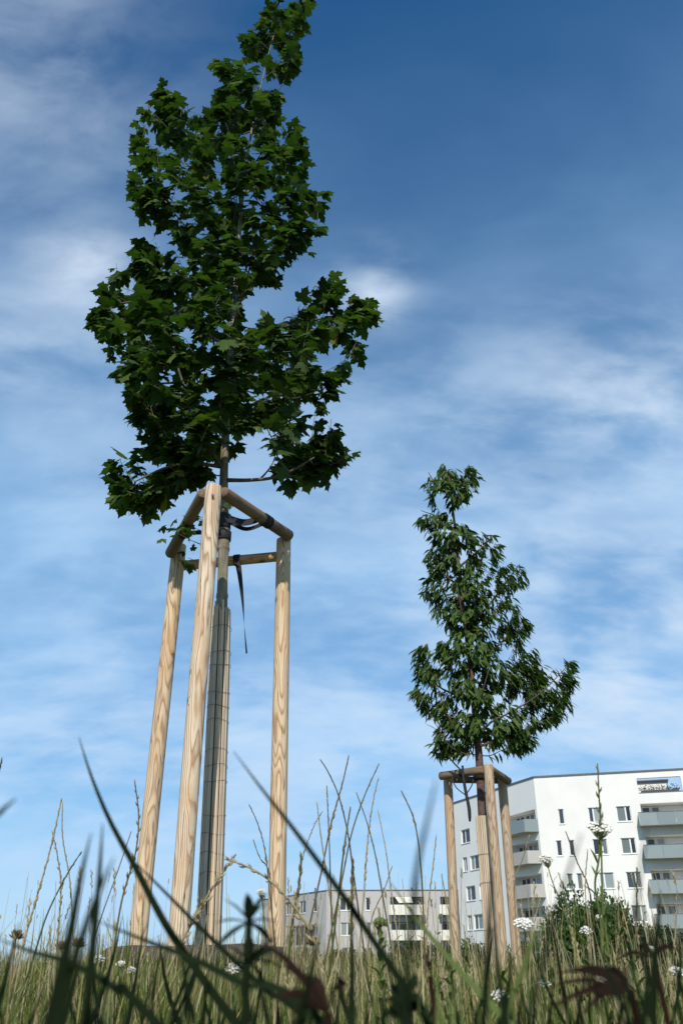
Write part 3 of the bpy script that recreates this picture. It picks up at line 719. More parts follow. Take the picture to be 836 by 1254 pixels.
# ------------------------------------------------------------------ maple
random.seed(5)
tp = [at(257, 1150, 4.42), at(262, 1000, 4.42), at(268, 850, 4.43), at(272, 730, 4.44), at(274, 655, 4.45), at(274, 590, 4.45), at(277, 520, 4.46), at(283, 430, 4.48),
      at(290, 330, 4.50), at(297, 240, 4.50), at(310, 150, 4.50), at(328, 70, 4.50), at(345, 10, 4.5)]
tp[0] = Vector((tp[0].x, tp[0].y, g(tp[0].x, tp[0].y) - .08))
maple = thing('maple_tree', (tp[0].x, tp[0].y, g(tp[0].x, tp[0].y)), 'young maple with a dense dark crown of lobed leaves, staked on the left', 'tree')
path = smooth_path(tp, 96)
def trunk_r(z): 
    r = .041 - .0056 * max(0, z - .1) if z < 7 else .003
    return max(.004, r) + .009 * math.exp(-((z - 2.42) / .12) ** 2)
mb = MB(); mb.tube(path, [trunk_r(p.z) * (1 + .03 * math.sin(p.z * 17)) for p in path], 16); trunk = mb.build('trunk', MAT['maple_bark'], maple, True)
for zc in (2.02, 1.86, 2.3):
    mb = MB(); q = min(path, key=lambda p: abs(p.z - zc)); r = trunk_r(zc)
    mb.tube([q + UPZ * d for d in (-.022, -.008, .008, .022)], [r * .95, r * 1.14, r * 1.12, r * .95], 14, cap=False); sub(mb.build('bark_collar', MAT['maple_bark'], None, True), trunk)
sk = Skeleton(); cp = [p for p in path if p.z > 2.35]; sk.add_path(cp, [trunk_r(p.z) for p in cp])
limbs = [
 [(277, 588, 4.45), (305, 588, 4.36), (335, 585, 4.3), (358, 576, 4.26), (385, 560, 4.22)],
 [(273, 575, 4.45), (250, 535, 4.34), (232, 490, 4.25), (218, 450, 4.2), (208, 405, 4.2)],
 [(274, 572, 4.45), (240, 568, 4.4), (205, 572, 4.3), (165, 590, 4.25)],
 [(278, 520, 4.46), (310, 495, 4.55), (350, 480, 4.6), (395, 478, 4.6)],
 [(283, 440, 4.48), (320, 410, 4.45), (370, 395, 4.4), (425, 385, 4.38)],
 [(284, 430, 4.48), (240, 400, 4.5), (190, 370, 4.5), (140, 372, 4.5)],
 [(280, 480, 4.47), (240, 470, 4.6), (195, 470, 4.7), (165, 480, 4.75)],
 [(286, 400, 4.48), (300, 350, 4.75), (320, 320, 4.95)],
 [(288, 360, 4.49), (245, 300, 4.45), (205, 250, 4.42), (180, 215, 4.4)],
 [(280, 500, 4.46), (290, 450, 4.85), (310, 420, 5.05)],
 [(291, 320, 4.5), (330, 290, 4.45), (375, 262, 4.42)],
 [(294, 290, 4.5), (255, 220, 4.55), (220, 160, 4.6), (205, 120, 4.6)],
 [(297, 240, 4.5), (330, 215, 4.55), (365, 185, 4.6)],
 [(301, 200, 4.5), (280, 160, 4.35), (265, 110, 4.25)],
 [(310, 150, 4.5), (335, 120, 4.45), (350, 95, 4.4)],
 [(280, 490, 4.46), (265, 440, 4.15), (260, 400, 4.0)],
 [(286, 400, 4.48), (300, 350, 4.2), (310, 310, 4.05)],
 [(296, 260, 4.5), (290, 220, 4.25), (285, 190, 4.15)],
]
for l in limbs:
    pts = smooth_path([at(*q) for q in l], 14); r0 = .0135 if l[0][1] > 420 else .009
    rad = [r0 * (1 - .7 * i / 14) for i in range(15)]
    MB().tube(pts, rad, 8).build('branch', MAT['branch_bark'], maple, True); sk.add_path(pts[3:], rad[3:])
# crown silhouette: y, list of (x0, x1)
SIL = [(2, [(325, 382)]), (25, [(300, 384)]), (55, [(294, 366)]), (85, [(258, 362)]), (110, [(190, 225), (246, 356)]), (135, [(170, 352)]), (160, [(165, 372)]), (185, [(160, 376)]),
       (215, [(153, 382)]), (245, [(162, 402)]), (275, [(185, 400)]), (300, [(165, 388)]), (325, [(135, 345)]), (350, [(118, 345), (378, 425)]), (375, [(108, 462)]), (400, [(112, 462)]),
       (425, [(132, 452)]), (450, [(138, 430)]), (475, [(150, 418)]), (500, [(152, 428)]), (525, [(178, 428)]), (548, [(145, 300), (325, 438)]), (570, [(135, 265), (340, 425)]), (592, [(130, 240)]), (610, [(135, 210)])]
tips = []
def zone(y0, x0, x1, dens):
    n = max(1, int((x1 - x0) * 25 / dens + random.random()))
    halfm = (x1 - x0) / 2
    for _ in range(n):
        x = rnd(x0 + 7, x1 - 7); y = y0 + rnd(-13, 13); q = (x - (x0 + x1) / 2) / halfm
        scale_m = at(x, y, 4.45); mpp = (4.45*CT + (scale_m.z - CAMZ)*ST) / FPX
        wd = max(.12, min(.85, halfm * mpp)) * math.sqrt(max(.05, 1 - q*q))
        D = 4.46 + rnd(-wd * (.35 if y > 530 else .75 if y > 470 else 1), wd); tips.append(at(x, y, D))
for y, spans in SIL:
    for x0, x1 in spans: zone(y, x0, x1, (220 if y < 330 else 235 if y < 570 else 270) if y > 60 else 190)
random.shuffle(tips)
axis_at = lambda z: min(path, key=lambda p: abs(p.z - z))
tips.sort(key=lambda p: (p - axis_at(p.z)).length)
twigs = MB(); ML = [maple_leaf_mesh('leaf', k, MAT['maple_leaf']) for k in range(6)]
leaves = []
def in_crown(p):
    x, y, f = project(p)
    row = min(SIL, key=lambda r: abs(r[0] - y))
    return y < 632 and any(a - 1 <= x <= b_ + 1 for a, b_ in row[1])
def add_leaf(p, out, s, meshes=6, droop=.45, jit=.55):
    y = (out * .8 + Vector((0, 0, -droop)) + rvec(jit)).normalized()
    up = (Vector((0, 0, 1)) + to_sun * .25 + rvec(.55)).normalized()
    x_, y_, f = project(p)
    leaves.append((leaf_matrix(p + y * s * .5, y, up, s), s / f + random.random() * .004 + (.012 if p.y < axis_at(p.z).y else 0), random.randrange(meshes)))
for tpt in tips:
    pa = sk.grow(tpt, twigs, .03, .012)
    ax = axis_at(tpt.z); 
    for k in range(8):
        u = .40 + .60 * k / 7; i = min(7, int(u * 7)); p = pa[i] + rvec(.02)
        out = Vector((p.x - ax.x, p.y - ax.y, 0)); out = out.normalized() if out.length > .02 else rvec().normalized()
        s = rnd(.052, .122)
        if in_crown(p + out * s * .9): add_leaf(p, (out + rvec(.7)).normalized(), s)
# small shoots on the trunk below the crown
for (px, py, D, n) in [(226, 640, 4.3, 9), (240, 632, 4.3, 6), (230, 683, 4.4, 5), (215, 652, 4.2, 5), (288, 603, 4.4, 3)]:
    c = at(px, py, D); base_ = axis_at(c.z)
    sp_ = smooth_path([base_, (base_ + c) / 2 + Vector((0, 0, -.02)), c], 6); twigs.tube(sp_, [.004, .0035, .003, .003, .002, .002, .0015], 5)
    for _ in range(n):
        p = c + rvec(.05); add_leaf(p, rvec().normalized(), rnd(.04, .065), 6, .5)
o = twigs.build('twigs', MAT['branch_bark'], maple); o['kind'] = 'stuff'
place_leaves(maple, leaves, ML, MAT['maple_leaf'])

# reed mat round the maple trunk
mat_top = [p for p in path if p.z < at(272, 730, 4.44).z]
reed_root = thing('reed_mat', (tp[0].x, tp[0].y, g(tp[0].x, tp[0].y)), 'sleeve of thin grey and tan reeds wired round the maple trunk', 'reed mat')
mb = MB(); nre = 34
a0, a1 = mat_top[0], mat_top[-1]
for k in range(nre):
    q = 2 * math.pi * k / nre + rnd(-.04, .04); r = .052 + rnd(-.005, .004); rr_ = rnd(.003, .0062); e = rnd(-.07, .02)
    cur = []
    for j in range(9):
        f = j / 8; i = min(len(mat_top)-1, int(f * (len(mat_top)-1))); c = mat_top[i]
        taper = 1.06 - .12 * f
        cur.append(c + Vector((math.cos(q + .02*math.sin(3*f+k)) * r * taper, math.sin(q + .02*math.sin(3*f+k)) * r * taper, e if j == 8 else 0)))
    mb.tube(cur, rr_, 6)
o = mb.build('reeds', MAT['reed'], reed_root); o['kind'] = 'stuff'
z = .22
while z < a1.z - .05:
    c = min(mat_top, key=lambda p: abs(p.z - z)); ring = [c + Vector((math.cos(a) * .0585, math.sin(a) * .0585, .006 * math.sin(a*2 + z*9))) for a in np.linspace(0, 2*math.pi, 33)]
    mb = MB(); mb.tube(ring, .0011, 4, cap=False); mb.build('wire', MAT['wire'], reed_root); z += .105

# webbing ties
def strap_ribbon(pts, wid, side, name, label=None):
    mb = MB(); pts = smooth_path(pts, 18)
    mb.ribbon(pts, [wid] * len(pts), side, .04)
    v = mb.v[:]; n = len(v)
    nn = Vector((0, 0, 0))
    mb2 = MB(); mb2.add(v, mb.f)
    o = mb2.build(name, MAT['strap']); so = o.modifiers.new('thickness', 'SOLIDIFY'); so.thickness = .003; return o
def wrap(c, r, z0, z1, name, parent=None):
    mb = MB(); k = 20
    prof = [(r, z0), (r + .004, z0 + .004), (r + .004, z1 - .004), (r, z1)]
    vs = [(c.x + q * math.cos(2*math.pi*j/k), c.y + q * math.sin(2*math.pi*j/k), zz) for q, zz in prof for j in range(k)]
    fs = [(i*k+j, i*k+(j+1) % k, (i+1)*k+(j+1) % k, (i+1)*k+j) for i in range(3) for j in range(k)]
    mb.add(vs, fs); return mb.build(name, MAT['strap'], parent, True)
tie = thing('tie_strap', axis_at(at(276, 640, 4.45).z), 'black webbing tie wrapped round the maple trunk and looped over the right rail', 'strap')
cz = at(276, 640, 4.45).z; c = axis_at(cz)
wrap(c, trunk_r(cz) + .004, cz - .045, cz + .05, 'trunk_wrap', tie)
o = strap_ribbon([c + Vector((.03, -.03, .0)), at(300, 640, 4.38), at(322, 634, 4.36)], .042, UPZ, 'band'); child(o, tie)
o = strap_ribbon([c + Vector((.03, .03, .01)), at(302, 648, 4.45), at(326, 640, 4.42)], .025, UPZ, 'band'); child(o, tie)
def rail_loop(pa, pb, u, r, name, parent, wd=.03):
    d = (pb - pa).normalized(); c_ = pa.lerp(pb, u); a = d.orthogonal().normalized(); b2 = d.cross(a); mb = MB(); k = 18
    vs = [c_ + d * e + (a * math.cos(2*math.pi*j/k) + b2 * math.sin(2*math.pi*j/k)) * q for q, e in ((r+.001, -wd/2), (r+.005, -wd/2+.003), (r+.005, wd/2-.003), (r+.001, wd/2)) for j in range(k)]
    fs = [(i*k+j, i*k+(j+1) % k, (i+1)*k+(j+1) % k, (i+1)*k+j) for i in range(3) for j in range(k)]
    mb.add(vs, fs); return mb.build(name, MAT['strap'], parent, True)
ra, rb = at(273, 603, 4.04), at(355, 657, 4.60)
rail_loop(ra, rb, .60, .034, 'rail_loop', tie); rail_loop(ra, rb, .655, .034, 'rail_loop', tie, .02)
tie2 = thing('tie_strap', axis_at(cz - .07), 'black tie from the maple trunk to the left rail', 'strap')
wrap(axis_at(cz - .09), trunk_r(cz) + .006, cz - .12, cz - .06, 'trunk_wrap', tie2)
la, lb = at(250, 604, 4.03), at(209, 679, 4.66)
rail_loop(la, lb, .62, .033, 'rail_loop', tie2)
o = strap_ribbon([axis_at(cz - .08) + Vector((-.03, 0, 0)), at(250, 652, 4.42), la.lerp(lb, .62) + Vector((.03, 0, 0))], .028, UPZ, 'band'); child(o, tie2)
bx = at(292, 674, 4.72); tie3 = thing('hanging_strap', bx, 'loose black strap end hanging down from the back rail of the maple frame', 'strap')
rl_a, rl_b = Lf + Vector((.02, .075, -.10)), Rt + Vector((.0, .078, -.07)); uu = (at(291, 674, 4.74).x - rl_a.x) / (rl_b.x - rl_a.x); pc = rl_a.lerp(rl_b, uu)
rail_loop(rl_a, rl_b, uu, .031, 'rail_loop', tie3, .042)
mb = MB(); pp = smooth_path([pc + Vector((0, -.038, .0)), at(293, 700, 4.70), at(297, 735, 4.70), at(299, 765, 4.69), at(302, 800, 4.69)], 16)
for i in range(16):
    a_ = i / 16 * 2.2; b2 = (i + 1) / 16 * 2.2; w0 = .02 - .010 * i / 16; w1 = .02 - .010 * (i+1) / 16
    A = Vector((math.cos(a_), math.sin(a_), 0)); B = Vector((math.cos(b2), math.sin(b2), 0)); th = Vector((0, .0015, 0))
    mb.add([pp[i] - A*w0 - th, pp[i] + A*w0 - th, pp[i+1] + B*w1 - th, pp[i+1] - B*w1 - th, pp[i] - A*w0 + th, pp[i] + A*w0 + th, pp[i+1] + B*w1 + th, pp[i+1] - B*w1 + th], [(0,1,2,3),(7,6,5,4),(0,3,7,4),(1,5,6,2)])
mb.build('strap_end', MAT['strap'], tie3)

# watering rim at the foot of the maple
cx_, cy_ = -.62, 4.38
rim = MB(); ring = []; rad = []
for k in range(73):
    a = 2 * math.pi * k / 72; r = .43 + .012 * math.sin(3*a + 1) + .008 * math.sin(7*a)
    x, y = cx_ + r * math.cos(a), cy_ + r * .95 * math.sin(a)
    ring.append(Vector((x, y, g(x, y) + (.03 + .002 * math.sin(5*a))))); rad.append(.046 + .003 * math.sin(4*a) + .002 * math.sin(11*a))
rim.tube(ring, rad, 14, cap=False)
o = rim.build('watering_rim', MAT['rim'], None, True); tag(o, 'dark brown log-like watering rim lying round the foot of the maple stakes', 'rim')

# ------------------------------------------------------------------ cherry
random.seed(9)
D2 = 9.45
ct = [at(606, 1203, D2), at(598.5, 1100, D2), at(590.5, 1000, D2), at(586, 925, D2), at(580, 860, D2), at(574, 800, D2), at(566, 740, D2), at(561, 690, D2), at(556, 640, D2), at(551, 600, D2), at(549, 578, D2)]
ct[0] = Vector((ct[0].x, D2, g(ct[0].x, D2) - .06))
cherry = thing('cherry_tree', (ct[0].x, D2, g(ct[0].x, D2)), 'slender young cherry tree with drooping narrow leaves, staked on the right', 'tree')
cpath = smooth_path(ct, 60); zt = cpath[-1].z
mb = MB(); mb.tube(cpath, [max(.006, .062 * (1 - .86 * max(0, p.z) / zt)) for p in cpath], 12); mb.build('trunk', MAT['cherry_bark'], cherry, True)
axis2 = lambda z: min(cpath, key=lambda p: abs(p.z - z))
sk = Skeleton(); cp2 = [p for p in cpath if p.z > 1.9]; sk.add_path(cp2, [.03 * (1 - .6 * p.z / zt) for p in cp2])
for l in [[(584, 905, 9.45), (600, 885, 9.3), (625, 872, 9.2), (660, 850, 9.1), (692, 818, 9.05)], [(585, 915, 9.45), (610, 905, 9.5), (640, 895, 9.5), (665, 880, 9.5)],
          [(580, 860, 9.45), (555, 850, 9.5), (530, 835, 9.5), (510, 800, 9.5)], [(576, 820, 9.45), (600, 800, 9.4), (625, 775, 9.4), (640, 760, 9.4)],
          [(570, 770, 9.45), (595, 745, 9.5), (618, 715, 9.55), (635, 692, 9.55)], [(564, 720, 9.45), (545, 705, 9.4), (525, 690, 9.35)], [(561, 695, 9.45), (585, 675, 9.4), (605, 655, 9.4)],
          [(557, 650, 9.45), (540, 635, 9.45), (515, 625, 9.45)], [(582, 880, 9.45), (575, 850, 9.8), (570, 820, 10.0)], [(582, 885, 9.45), (590, 850, 9.1), (598, 820, 8.95)],
          [(572, 790, 9.45), (565, 750, 9.15), (560, 720, 9.05)], [(572, 780, 9.45), (580, 740, 9.75), (585, 710, 9.85)], [(584, 910, 9.45), (560, 895, 9.35), (545, 870, 9.25), (535, 840, 9.2)],
          [(552, 605, 9.45), (565, 590, 9.45), (576, 572, 9.45)], [(552, 608, 9.45), (535, 595, 9.42), (524, 578, 9.42)]]:
    pts = smooth_path([at(*q) for q in l], 12); rad = [.016 * (1 - .75 * i / 12) for i in range(13)]
    MB().tube(pts, rad, 6).build('branch', MAT['cherry_bark'], cherry, True); sk.add_path(pts[2:], rad[2:])
LOB = [(550, 592, 33, 27), (574, 584, 12, 18), (528, 634, 23, 14), (550, 652, 26, 20), (543, 682, 22, 24), (590, 672, 24, 24), (532, 716, 16, 28), (574, 712, 28, 26), (622, 706, 22, 20), (556, 748, 26, 24), (604, 752, 34, 28),
       (633, 772, 17, 18), (572, 790, 40, 24), (520, 806, 18, 20), (536, 842, 33, 34), (594, 832, 40, 34), (642, 836, 28, 26), (692, 826, 13, 24), (668, 862, 32, 24), (560, 892, 28, 30), (622, 884, 46, 26), (641, 802, 17, 16), (655, 825, 18, 16), (546, 912, 18, 12), (626, 906, 32, 12)]
leaves2 = []; tw2 = MB(); tips = []
for cx2, cy2, rx, ry in LOB:
    for _ in range(int(rx * ry / 18) + 5):
        a, r = rnd(0, 6.28), math.sqrt(random.random()) * .93
        dep = rx / FPX * 9.6 * 1.15; tips.append(at(cx2 + rx * r * math.cos(a), cy2 + ry * r * math.sin(a), D2 + rnd(-dep, dep) * math.sqrt(max(.1, 1 - r*r))))
tips.sort(key=lambda p: (p - axis2(p.z)).length)
CL = [lance_leaf_mesh('leaf', k, MAT['cherry_leaf']) for k in range(5)]
for q in tips:
    pa = sk.grow(q, tw2, .06, .007); ax = axis2(q.z)
    for k in range(8):
        i = min(7, 2 + int(k * .75)); p = pa[i] + rvec(.018)
        out = Vector((p.x - ax.x, p.y - ax.y, 0)); out = out.normalized() if out.length > .02 else rvec().normalized()
        y = (out * .55 + Vector((0, 0, -.7)) + rvec(.55)).normalized(); s = rnd(.09, .15)
        leaves2.append((leaf_matrix(p, y, (out * .8 + Vector((0, -.2, .5)) + rvec(.5)).normalized(), s), s / project(p)[2] + random.random() * .002 + (.004 if p.y < ax.y else 0), random.randrange(5)))
# bare twig hanging at the left, and shoots
for l in [[(575, 925, 9.3), (552, 915, 9.2), (535, 890, 9.15), (521, 865, 9.1)], [(545, 905, 9.2), (533, 893, 9.18), (522, 887, 9.15)]]:
    tw2.tube(smooth_path([at(*q) for q in l], 10), [.006 - .0004 * i for i in range(11)], 5)
o = tw2.build('twigs', MAT['cherry_bark'], cherry); o['kind'] = 'stuff'
place_leaves(cherry, leaves2, CL, MAT['cherry_leaf'])
# sleeve round the cherry trunk
sl = thing('reed_mat', (ct[0].x, D2, g(ct[0].x, D2)), 'pale reed sleeve round the cherry trunk behind its front stake', 'reed mat')
mb = MB(); cm = [p for p in cpath if p.z < at(588, 996, D2).z]
for k in range(22):
    q = 2 * math.pi * k / 22; mb.tube([c + Vector((math.cos(q) * .068, math.sin(q) * .068, 0)) for c in cm[::3] + [cm[-1]]], rnd(.009, .0105), 5)
mb.build('reeds', MAT['reed'], sl)['kind'] = 'stuff'
for zc in (.2, .55, .9, 1.25):
    c = min(cm, key=lambda p: abs(p.z - zc)); mb = MB(); mb.tube([c + Vector((math.cos(a) * .079, math.sin(a) * .079, 0)) for a in np.linspace(0, 2*math.pi, 25)], .002, 4, cap=False); mb.build('wire', MAT['wire'], sl)
# black ties of the cherry
tz = at(560, 945, 9.35); t4 = thing('tie_strap', tz, 'thin black forked tie hanging from the front left rail of the cherry frame', 'strap')
MB().tube(smooth_path([at(566, 938, 9.30), at(567, 952, 9.25), at(570, 970, 9.25), at(574, 990, 9.25), at(575, 1006, 9.25)], 12), [.012, .012, .013, .014, .015, .016, .016, .017, .017, .018, .018, .016, .010], 6).build('strap_end', MAT['strap'], t4, True)
MB().tube(smooth_path([at(553, 952, 9.3), at(558, 964, 9.26), at(570, 974, 9.25)], 8), .006, 6).build('cord', MAT['strap'], t4)
MB().tube(smooth_path([at(580, 945, 9.3), at(578, 960, 9.26), at(571, 972, 9.25)], 8), .006, 6).build('cord', MAT['strap'], t4)
MB().tube(smooth_path([at(548, 925, 9.3), at(556, 935, 9.27), at(566, 945, 9.26)], 8), .009, 6).build('cord', MAT['strap'], t4)
ra2, rb2 = at(592, 943, 9.16), at(539, 951, 9.55); rail_loop(ra2, rb2, .48, .042, 'rail_loop', t4, .05)
c2 = axis2(at(587, 950, D2).z); t5 = thing('tie_strap', c2, 'dark band wrapped round the cherry trunk level with the rails', 'strap'); wrap(c2, .062, c2.z - .05, c2.z + .06, 'trunk_wrap', t5)

# ------------------------------------------------------------------ meadow grass
def blade_field(name, n, seed, ylo, yhi, hfun, wfun, m, power=1.0, label='', spread=.62, lean=.35):
    r = np.random.default_rng(seed)
    y = ylo + (yhi - ylo) * r.random(n) ** power; x = (r.random(n) * 2 - 1) * (y * spread + .7)
    clump = np.sin(x * 5.1 + 1.3 * np.sin(y * 3.7)) * np.sin(y * 4.3 + x)
    gz = np.array([g(a, b_) for a, b_ in zip(x, y)])
    h = hfun(x, y, gz, r) * (1 + .18 * clump); wd = wfun(y, r)
    az = r.random(n) * 2 * np.pi; ln = np.abs(r.normal(0, lean, n)) * h; tw = az + np.pi / 2 + r.normal(0, .5, n)
    dx, dy = np.cos(az), np.sin(az); sx, sy = np.cos(tw), np.sin(tw)
    V = np.zeros((n, 7, 3))
    for k, (t_, wf) in enumerate(((0, 1), (.4, .85), (.75, .5))):
        px = x + dx * ln * t_**1.8; py = y + dy * ln * t_**1.8; pz = gz - .01 + h * t_ * (1 - .12 * t_)
        V[:, 2*k] = np.stack([px - sx*wd*wf/2, py - sy*wd*wf/2, pz], 1); V[:, 2*k+1] = np.stack([px + sx*wd*wf/2, py + sy*wd*wf/2, pz], 1)
    V[:, 6] = np.stack([x + dx*ln, y + dy*ln, gz + h * .88], 1)
    b0 = np.arange(n)[:, None] * 7
    tri = np.array([[0,1,3],[0,3,2],[2,3,5],[2,5,4],[4,5,6]])
    F_ = (b0[:, :, None] + tri[None]).reshape(-1, 3)
    me = bpy.data.meshes.new(name); me.vertices.add(n*7); me.vertices.foreach_set('co', V.reshape(-1)); me.loops.add(len(F_)*3); me.loops.foreach_set('vertex_index', F_.reshape(-1).astype(np.int32))
    me.polygons.add(len(F_)); me.polygons.foreach_set('loop_start', np.arange(0, len(F_)*3, 3, dtype=np.int32)); me.polygons.foreach_set('loop_total', np.full(len(F_), 3, dtype=np.int32))
    me.materials.append(m); me.update(calc_edges=True); me.validate()
    o = link(name, me); tag(o, label, 'grass', kind='stuff'); return o
def h_turf(x, y, gz, r):
    h = r.uniform(.04, .125, len(x)) + .09 * (r.random(len(x)) ** 5); d = (x + .62)**2 + (y - 4.38)**2
    return np.where(d < 1.6, h * .85, h)
blade_field('meadow_grass', 60000, 1, 1.15, 9.0, h_turf, lambda y, r: r.uniform(.002, .0042, len(y)), MAT['grass'], 1.2, 'short green and straw coloured meadow grass covering the ground')
blade_field('far_meadow_grass', 36000, 2, 9.0, 45.0, lambda x, y, gz, r: r.uniform(.08, .26, len(x)), lambda y, r: r.uniform(.006, .012, len(y)), MAT['grass'], 1.3, 'taller meadow grass spreading back towards the bushes')
blade_field('dry_grass', 3000, 3, 1.0, 7.0, lambda x, y, gz, r: r.uniform(.10, .27, len(x)), lambda y, r: r.uniform(.0015, .0028, len(y)), MAT['straw'], 1.0, 'thin dry straw stems scattered through the meadow', lean=.25)

# tussocks of longer grass
random.seed(20); mb = MB()
for k in range(330):
    y0 = 1.35 + 6.5 * random.random() ** 1.4; x0 = rnd(-1, 1) * (y0 * .6 + .3)
    if (x0 + .62) ** 2 + (y0 - 4.38) ** 2 < .55: continue
    hh = rnd(.10, .20) if random.random() < .7 else rnd(.2, .28)
    for q_ in range(22):
        a_ = rnd(0, 6.28); ln_ = abs(random.gauss(0, .45)) * hh; x1, y1 = x0 + rnd(-.05, .05), y0 + rnd(-.05, .05); h1 = hh * rnd(.5, 1.1); z1 = g(x1, y1) - .01
        pt = [Vector((x1 + math.cos(a_) * ln_ * u ** 2, y1 + math.sin(a_) * ln_ * u ** 2, z1 + h1 * (u - .22 * u ** 3 * min(1, ln_ / hh * 2)))) for u in (0, .35, .65, .88, 1)]
        w_ = rnd(.0018, .0038); mb.ribbon(pt, [w_, w_, w_ * .8, w_ * .4, .0002], Vector((-math.sin(a_), math.cos(a_), 0)), .3)
o = mb.build('grass_tussocks', MAT['grass']); tag(o, 'uneven tussocks of longer green and dry grass', 'grass', kind='stuff')

# fine dry stalks standing above the turf (a mass of them)
random.seed(21); mb = MB()
for k in range(620):
    zone_ = random.choice([(-10, 165), (-10, 330), (345, 480), (345, 560), (500, 640), (630, 845), (630, 845)])
    px = rnd(*zone_); top = 1200 - 135 * random.random() ** 1.8; D = rnd(1.3, 4.5); a = at(px, top, D)
    ln = rnd(-.05, .05); b_ = Vector((a.x + ln, D + rnd(-.05, .05), g(a.x, D) - .01))
    pth = smooth_path([b_, b_.lerp(a, .5) + rvec(.008), a], 6); r0 = rnd(.0007, .0012)
    mb.tube(pth, [r0 * (1 - .5 * i / 6) for i in range(7)], 4)
    if random.random() < .45:
        d_ = (pth[6] - pth[5]).normalized(); hl = rnd(.012, .03)
        for q_ in range(7):
            e_ = pth[6] - d_ * hl * (1 - q_ / 6); sd2 = d_.orthogonal().normalized(); sd2.rotate(Matrix.Rotation(q_ * 2.4, 3, d_))
            mb.tube([e_, e_ + d_ * .0045 + sd2 * .0016, e_ + d_ * .008 + sd2 * .0022], [.0005, .0013, .0003], 4)
mb.build('fine_stalks', MAT['straw'])
tag(bpy.data.objects['fine_stalks'], 'many fine straw stalks standing above the turf', 'grass', kind='stuff')

def run_to_ground(b0, prev, lim):
    """carry a leaning stem on in its own direction until it meets the ground"""
    d = b0 - prev; h = b0.z - g(b0.x, b0.y) + .012
    if d.z < -1e-4: q = d * (h / -d.z)
    else: q = Vector((0, 0, -h))
    sh = Vector((q.x, q.y, 0))
    if sh.length > lim: sh = sh.normalized() * lim
    f = b0 + sh; return Vector((f.x, f.y, g(f.x, f.y) - .012))
# ---- single grass stalks
def stalk(pts, D, r, label, head=.35, style='spike', m='stem_green', hr=2.6, base=True):
    r = r * 1.3
    P = [at(x, y, D + .02 * i) for i, (x, y) in enumerate(pts)][::-1]       # base first
    b0 = P[0]
    foot = run_to_ground(b0, P[1], .10)
    if b0.z > foot.z + .03: P = [foot] + P
    n = 28; pa = smooth_path(P, n); root = thing('grass_stalk', foot, label, 'grass stalk', 'tall grass stalks')
    rad = [r * (1 - .45 * i / n) for i in range(n + 1)]
    MB().tube(pa, rad, 6).build('stem', MAT[m], root, True)
    L_ = sum((pa[i+1] - pa[i]).length for i in range(n)); acc = 0; mb = MB(); last = 0
    start = L_ * (1 - head) if head < 1 else L_ - head
    nsp = 0
    for i in range(n):
        d = pa[i+1] - pa[i]; steps = max(1, int(d.length / (r * 3.2)))
        for k in range(steps):
            q = acc + d.length * k / steps
            if q < start: continue
            f = (q - start) / (L_ - start); p = pa[i].lerp(pa[i+1], k / steps); t_ = d.normalized(); side = t_.orthogonal().normalized()
            side.rotate(Matrix.Rotation(nsp * 2.4 + rnd(-.3, .3), 3, t_)); nsp += 1
            sz = r * hr * (1.25 - .6 * f) * rnd(.8, 1.2)
            op = .35 if style == 'spike' else .75
            tip = p + t_ * sz * 2.4 + side * sz * op * 1.6
            mb.tube([p + side * r * .5, p + t_ * sz * 1.1 + side * sz * op, tip], [r * .35, sz * .42, r * .12], 5)
        acc += d.length
    if mb.v: mb.build('seed_head', MAT['seed_pale' if m == 'straw' else 'seed'], root)
    return root
